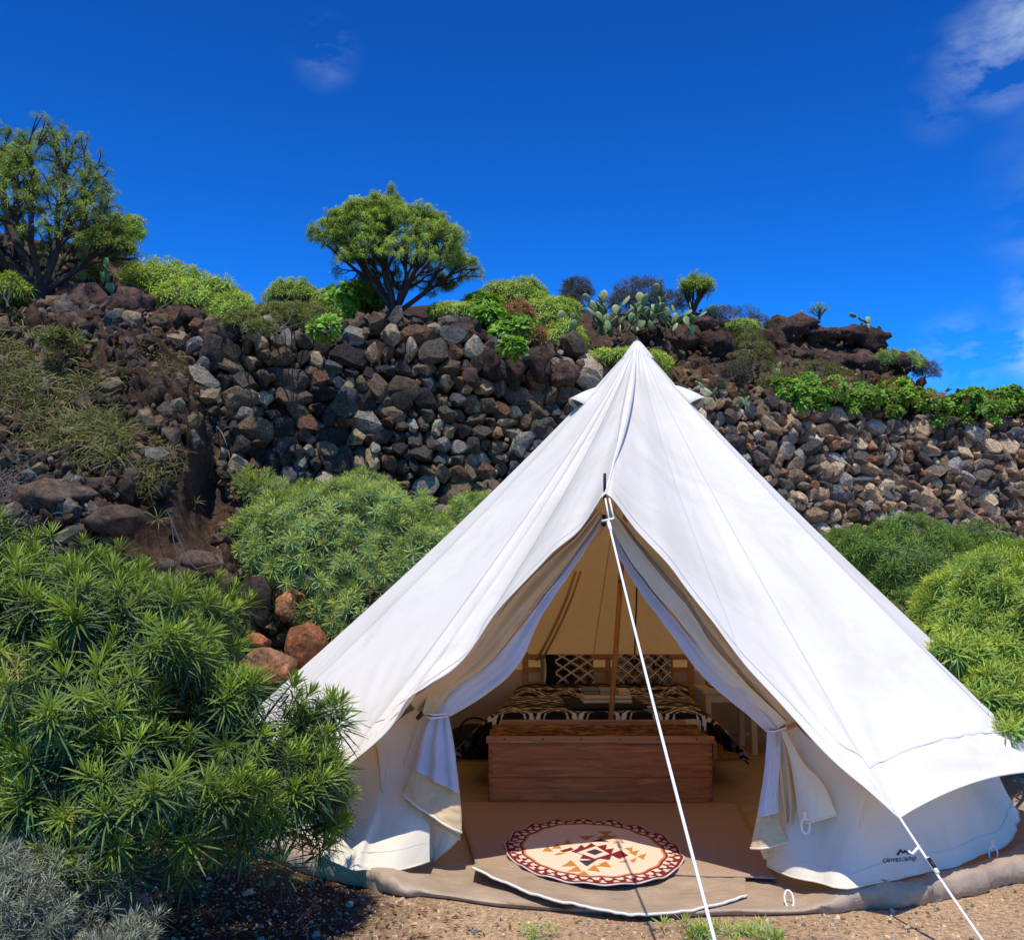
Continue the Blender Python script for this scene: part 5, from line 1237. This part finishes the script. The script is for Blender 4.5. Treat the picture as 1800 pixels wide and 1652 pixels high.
BUSH = [
 # label, lobes(px, py, rx, ry, depthr), n, size, temps, name, dY
 ('wide yellow-green bush on the slope right of the big left tree', [(280, 510, 85, 55), (350, 535, 85, 55), (415, 560, 55, 42)], 1500, 0.11, T_EUPH, 'hillside_bush', 0),
 ('dull olive dry bush just above the wall, left of the umbrella tree', [(490, 565, 60, 34), (540, 568, 60, 30)], 500, 0.10, T_GRASS, 'hillside_bush', -0.5),
 ('round green bush on the skyline left of the umbrella tree', [(520, 520, 52, 30), (570, 535, 40, 30)], 620, 0.10, T_EUPH, 'hillside_bush', 0.4),
 ('bright broad-leaved plant at the foot of the umbrella tree', [(625, 525, 46, 30), (600, 545, 30, 24)], 190, 0.13, T_BROAD, 'broad_leaved_plant', -0.5),
 ('bright green rosette plant on the wall top under the broad-leaved one', [(572, 578, 24, 16)], 45, 0.12, T_BROAD, 'broad_leaved_plant', -0.9),
 ('yellow-green bush on the wall top right of the umbrella tree', [(905, 530, 62, 42), (965, 560, 58, 50), (990, 595, 40, 32)], 1200, 0.105, T_EUPH, 'hillside_bush', 0),
 ('bright leafy plant hanging over the wall left of the tent tip', [(900, 585, 46, 24), (860, 560, 36, 26), (905, 612, 22, 16), (850, 535, 24, 18)], 230, 0.12, T_BROAD, 'broad_leaved_plant', -0.6),
 ('rusty brown dead plant among the bright leaves left of the tent tip', [(915, 555, 22, 22), (945, 592, 13, 14), (885, 552, 12, 12)], 110, 0.10, T_RUST, 'dead_plant', -0.8),
 ('low yellow-green cushion bush directly behind the tent tip', [(1095, 636, 70, 22), (1150, 640, 36, 20)], 620, 0.10, T_EUPH, 'cushion_bush', -0.5),
 ('grey twiggy bush on the skyline left of the tent tip', [(1012, 515, 32, 28), (1000, 535, 26, 20)], 330, 0.11, T_TWIG, 'twiggy_bush', 0.8),
 ('wide grey twiggy bush on the skyline behind the prickly pears', [(1130, 520, 46, 34), (1170, 540, 40, 28), (1095, 535, 30, 24)], 520, 0.12, T_TWIG, 'twiggy_bush', 0.6),
 ('olive scrub on the ridge right of the small dark tree', [(1290, 562, 46, 22), (1330, 578, 36, 22), (1260, 552, 26, 12)], 330, 0.10, T_TWIG, 'twiggy_bush', 0.3),
 ('green scrub growing down the slope right of the tent tip', [(1330, 640, 40, 42), (1362, 680, 36, 26), (1315, 600, 24, 24)], 420, 0.10, T_GRASS, 'scrub_bush', 0),
 ('pale green bush on the right shoulder of the hill', [(1590, 640, 36, 24), (1560, 630, 22, 18)], 260, 0.10, T_MID, 'hillside_bush', 0),
 ('dark bushy plant at the right end of the hill above the hedge', [(1625, 655, 26, 22)], 170, 0.10, T_TWIG, 'twiggy_bush', 0),
 ('sunny yellow-green plant at the left edge under the large tree', [(15, 520, 34, 36)], 160, 0.11, T_EUPH, 'hillside_bush', -0.3),
 ('grassy tuft at the foot of the large left tree', [(110, 600, 30, 20)], 90, 0.13, T_GRASS, 'grassy_plant', -0.4),
 ('pale dry scrub on the wall top between the yellow-green bush and the olive one', [(430, 572, 34, 24), (455, 580, 30, 20)], 240, 0.10, T_GRASS, 'scrub_bush', -0.4),
 ('olive scrub on the brown slope under the black outcrop', [(1440, 655, 44, 20), (1480, 668, 30, 16)], 230, 0.09, T_GRASS, 'scrub_bush', 0),
 ('dark dry scrub on the slope above the start of the hedge', [(1290, 655, 34, 22), (1262, 680, 26, 16)], 240, 0.09, T_TWIG, 'twiggy_bush', 0),
 ('greenish scrub on the ridge left of the black outcrop', [(1310, 575, 34, 18)], 190, 0.09, T_EUPH, 'scrub_bush', 0.1),
 ('low green bush on the wall top directly right of the umbrella tree trunk', [(800, 552, 45, 26), (840, 545, 40, 28)], 420, 0.10, T_EUPH, 'hillside_bush', 0.1),
 ('bright green scrub among the rocks behind the left tree', [(225, 405, 34, 26), (205, 435, 36, 28), (165, 420, 30, 26)], 420, 0.10, T_EUPH, 'scrub_bush', -1.8),
]
for k, (lab, lb, n, sz, tp, nm, dy) in enumerate(BUSH):
    L_ = [PL(px, py, hill(px, py, dy).y, rx, ry, rx * 12 / F_PX * 0.8) for (px, py, rx, ry) in lb]
    bp = hill(lb[0][0], lb[0][1] + lb[0][3] * 0.6, dy)
    shrub(nm, bp, L_, int(n * 1.35), sz, tp, lab, cat='plant' if 'plant' in nm else 'bush', seed=60 + k, shell=0.45, stems=40, thick=0.0028, bark='barkd', keep=0.75, jag=0.25, group='bushes and plants growing on the hillside')
# leafy hedge along the right wall
r = np.random.RandomState(5)
for k, px in enumerate((1395, 1455, 1515, 1575, 1635, 1695, 1755, 1815, 1880)):
    wy = prof(WTOP, px) - 14 + r.uniform(-6, 6); Y = wdist(px) + 0.1; rust = k in (1, 3, 4)
    nm = ('leftmost bright leafy bush of the hedge on the right wall', 'rust-flowered bush second from the left in the hedge on the right wall', 'bright green bush right of the first rusty one in the wall-top hedge', 'bush with rusty seed heads in the middle of the wall-top hedge', 'rust-tinged bush below the right shoulder of the hill in the hedge', 'bright green bush spilling furthest down the right wall', 'leafy bush standing against the sky near the right end of the hedge', 'darker bush at the right edge of the picture on the wall top', 'last hedge bush on the right wall, beyond the picture edge')[k]
    if k == 8: continue
    L_ = [PL(px, wy - 6, Y, 36, 24 + (12 if k == 5 else 0), 0.35), PL(px + r.uniform(-22, 22), wy - 20 + r.uniform(-8, 6), Y + 0.3, 26, 17, 0.3), PL(px + r.uniform(-20, 20), wy + 14 + r.uniform(-6, 8), Y - 0.15, 14, 12, 0.15)]
    t = empty('hedge_bush', at(px, wy + 20, Y), nm, 'bush', 'bushes of the hedge on the right wall')
    P, Dd = lobe_points(L_, 150, 200 + k, 0.5, -0.6, 0.7, 0.3); V, F, C = scatter(T_BROAD, P, [orient(d + np.array((0, -0.2, 0.5)) + r.normal(size=3) * 0.3, r, r.uniform(0.07, 0.13)) for d in Dd], [np.ones(3) * r.uniform(0.7, 1.3) * (0.6 if k == 7 else 1) for _ in P], k); mk('foliage', V, F, M['leaf'], t, cols=C, smooth=False)
    V, F = seg_mesh(branch_segments(t.location, P[::4], k, thick=0.006)); mk('stem', V, F, M['barkd'], t)
    nru = 60 if rust else 14; P, Dd = lobe_points(L_, nru, 300 + k, 0.3, 0.0, 0.7, 0.3); V, F, C = scatter(T_RUST, P, [orient(d + r.normal(size=3) * 0.3, r, r.uniform(0.06, 0.11)) for d in Dd], None, k); tag(mk('rusty_seed_heads', V, F, M['leaf'], t, cols=C, smooth=False), kind='stuff')
# prickly pears: every pad is a part
PADV, PADF = ICO2[0].copy(), ICO2[1]
PADV = PADV * np.array((0.5, 0.11, 0.72)) ; PADV[:, 0] *= 1 - 0.22 * np.clip(-PADV[:, 2], -0.2, 1); PADV[:, 2] += 0.70
PADS = []
for s, c in enumerate(((0.14, 0.19, 0.07), (0.20, 0.25, 0.10), (0.10, 0.15, 0.055), (0.26, 0.29, 0.12))):
    me = mesh_from('pad', PADV, PADF, np.tile(np.array(c), (len(PADV), 1)) * (1 + 0.25 * np.clip(PADV[:, 2:3] - 0.7, -1, 1)), True); me.materials.append(M['cactus']); PADS.append(me)
def cactus(base, n, size, label, seed, spread=1.0):
    r_ = random.Random(seed); size *= 0.82; t = empty('prickly_pear', base, label, 'cactus', 'prickly pears on the hillside'); nodes = []
    for k in range(n):
        if k < max(3, n // 6) or not nodes: p = Vector(((r_.random() - 0.5) * spread, (r_.random() - 0.5) * 0.5, -0.05)); d = Vector((r_.uniform(-0.5, 0.5), r_.uniform(-0.3, 0.3), 1)).normalized()
        else:
            q, qd, qs = r_.choice(nodes); d = (qd + Vector((r_.uniform(-1, 1), r_.uniform(-0.5, 0.5), r_.uniform(-0.1, 0.6)))).normalized(); p = q + qd * qs * 1.33
            if p.z > size * 4.2: continue
        s = size * r_.uniform(0.75, 1.2); nodes.append((p, d, s))
        o = bpy.data.objects.new('pad', r_.choice(PADS)); COL.objects.link(o); o.parent = t; o.location = p
        o.rotation_euler = (d.to_track_quat('Z', 'Y').to_matrix() @ Matrix.Rotation(r_.uniform(-1.2, 1.2), 3, 'Z')).to_euler(); o.scale = (s, s, s)
cactus(hill(1075, 580), 44, 0.15, 'tall prickly pear with many pads left of the tent tip', 1, 0.5)
cactus(hill(1150, 580), 50, 0.15, 'broad pale prickly pear directly above the tent tip', 2, 0.8)
cactus(hill(1195, 585), 20, 0.14, 'prickly pear under the small dark tree', 3, 0.4)
cactus(hill(1020, 600), 12, 0.12, 'prickly pear beside the yellow-green bush left of the tent tip', 4, 0.4)
cactus(hill(1235, 703, -0.2), 9, 0.10, 'little prickly pear just right of the tent roof at the wall top', 5, 0.5)
cactus(hill(1300, 712, -0.2), 5, 0.09, 'small prickly pear with pale pads at the top of the right wall', 6, 0.4)
cactus(at(1512, 578, 17.3), 8, 0.12, 'upright dark prickly pear on top of the black outcrop', 7, 0.3)
cactus(at(1552, 596, 17.2), 5, 0.10, 'pale prickly pear at the right tip of the outcrop', 8, 0.2)
cactus(at(1418, 562, 17.3), 5, 0.09, 'low spiky cactus beside the tiny tree on the skyline', 9, 0.4)
cactus(at(140, 490, 11.2), 16, 0.13, 'prickly pear growing among the branches of the left tree', 10, 0.7)
cactus(at(30, 430, 11.8), 9, 0.13, 'prickly pear behind the left tree at the picture edge', 11, 0.7)
cactus(at(195, 520, 10.6), 8, 0.12, 'prickly pear leaning on the dark boulders right of the left tree', 12, 0.5)
cactus(hill(1385, 650), 6, 0.10, 'prickly pear on the slope below the black outcrop', 13, 0.5)
cactus(hill(895, 520), 5, 0.11, 'prickly pear top poking out of the bush right of the umbrella tree', 14, 0.3)
# dry grass and bare twigs on the left bank
def on_bank(px, py, k=0.1):
    d, n = bank_depth(px, py); p = at(px, py, d - k); return p
def grass_patch(label, region, n, size, temps, seed, name='dry_grass_tuft', cat='dry grass', colr=(1, 1, 1), k=0.15):
    r_ = np.random.RandomState(seed); q = []; ms = []; cs = []
    for _ in range(n):
        a, b, rx, ry = region[r_.randint(len(region))]; px = a + rx * r_.normal() * 0.5; py = b + ry * r_.normal() * 0.5; p = on_bank(px, py, k + r_.uniform(-0.1, 0.12)); q.append(np.array(p))
        ms.append(orient((r_.normal() * 0.5, -0.5 + r_.normal() * 0.3, 0.8), r_, size * r_.uniform(0.6, 1.4))); cs.append(np.array(colr) * r_.uniform(0.6, 1.35))
    V, F, C = scatter(temps, np.array(q), ms, cs, seed); o = mk(name, V, F, M['leaf'], cols=C, smooth=False); tag(o, label, cat)
T_HAY = [leaf_rosette(90 + s, 14, 1.0, 0.028, (0.22, 0.20, 0.06), (0.17, 0.17, 0.05), droop=0.6, st=3, spread=(85, 10), twist=1.0) for s in range(4)]
T_STRAW = [leaf_rosette(95 + s, 9, 1.0, 0.022, (0.23, 0.21, 0.19), (0.17, 0.155, 0.14), droop=0.35, st=3, spread=(70, -20), twist=1.0) for s in range(4)]
grass_patch('large mat of olive dry grass on the left bank', [(60, 700, 110, 60), (140, 760, 80, 50), (30, 640, 80, 60), (190, 780, 50, 40)], 620, 0.26, T_HAY, 1)
grass_patch('tangle of grey straw at the left edge under the grass mat', [(20, 850, 50, 40), (40, 900, 60, 30)], 90, 0.22, T_STRAW, 2, 'straw_tangle', 'straw')
grass_patch('tangle of bare grey twigs where the bank meets the stone wall', [(395, 740, 30, 35)], 60, 0.28, T_STRAW, 3, 'twig_tangle', 'twigs')
grass_patch('wisps of dry grass on the bank above the hollow', [(260, 820, 60, 60), (230, 660, 90, 60)], 150, 0.13, T_HAY, 4)
grass_patch('small green plant at the foot of the wall left of the blue-green shrub', [(445, 845, 28, 25)], 60, 0.10, T_MID, 5, 'small_plant', 'plant', (0.7, 0.7, 0.6), 0.4)
# thin bare creeper below the hollow
mb = MB()
for pts in ([(300, 905), (305, 950), (318, 1000), (338, 1040)], [(295, 900), (330, 985), (345, 1000), (385, 990)], [(338, 1040), (350, 1010), (375, 1000)]):
    mb.tube([at(x, y, 7.0) for x, y in pts], 0.004, 5)
o = mb.build('bare_creeper', M['bark']); tag(o, 'thin bare creeper hanging over the brown hollow of the bank', 'creeper')
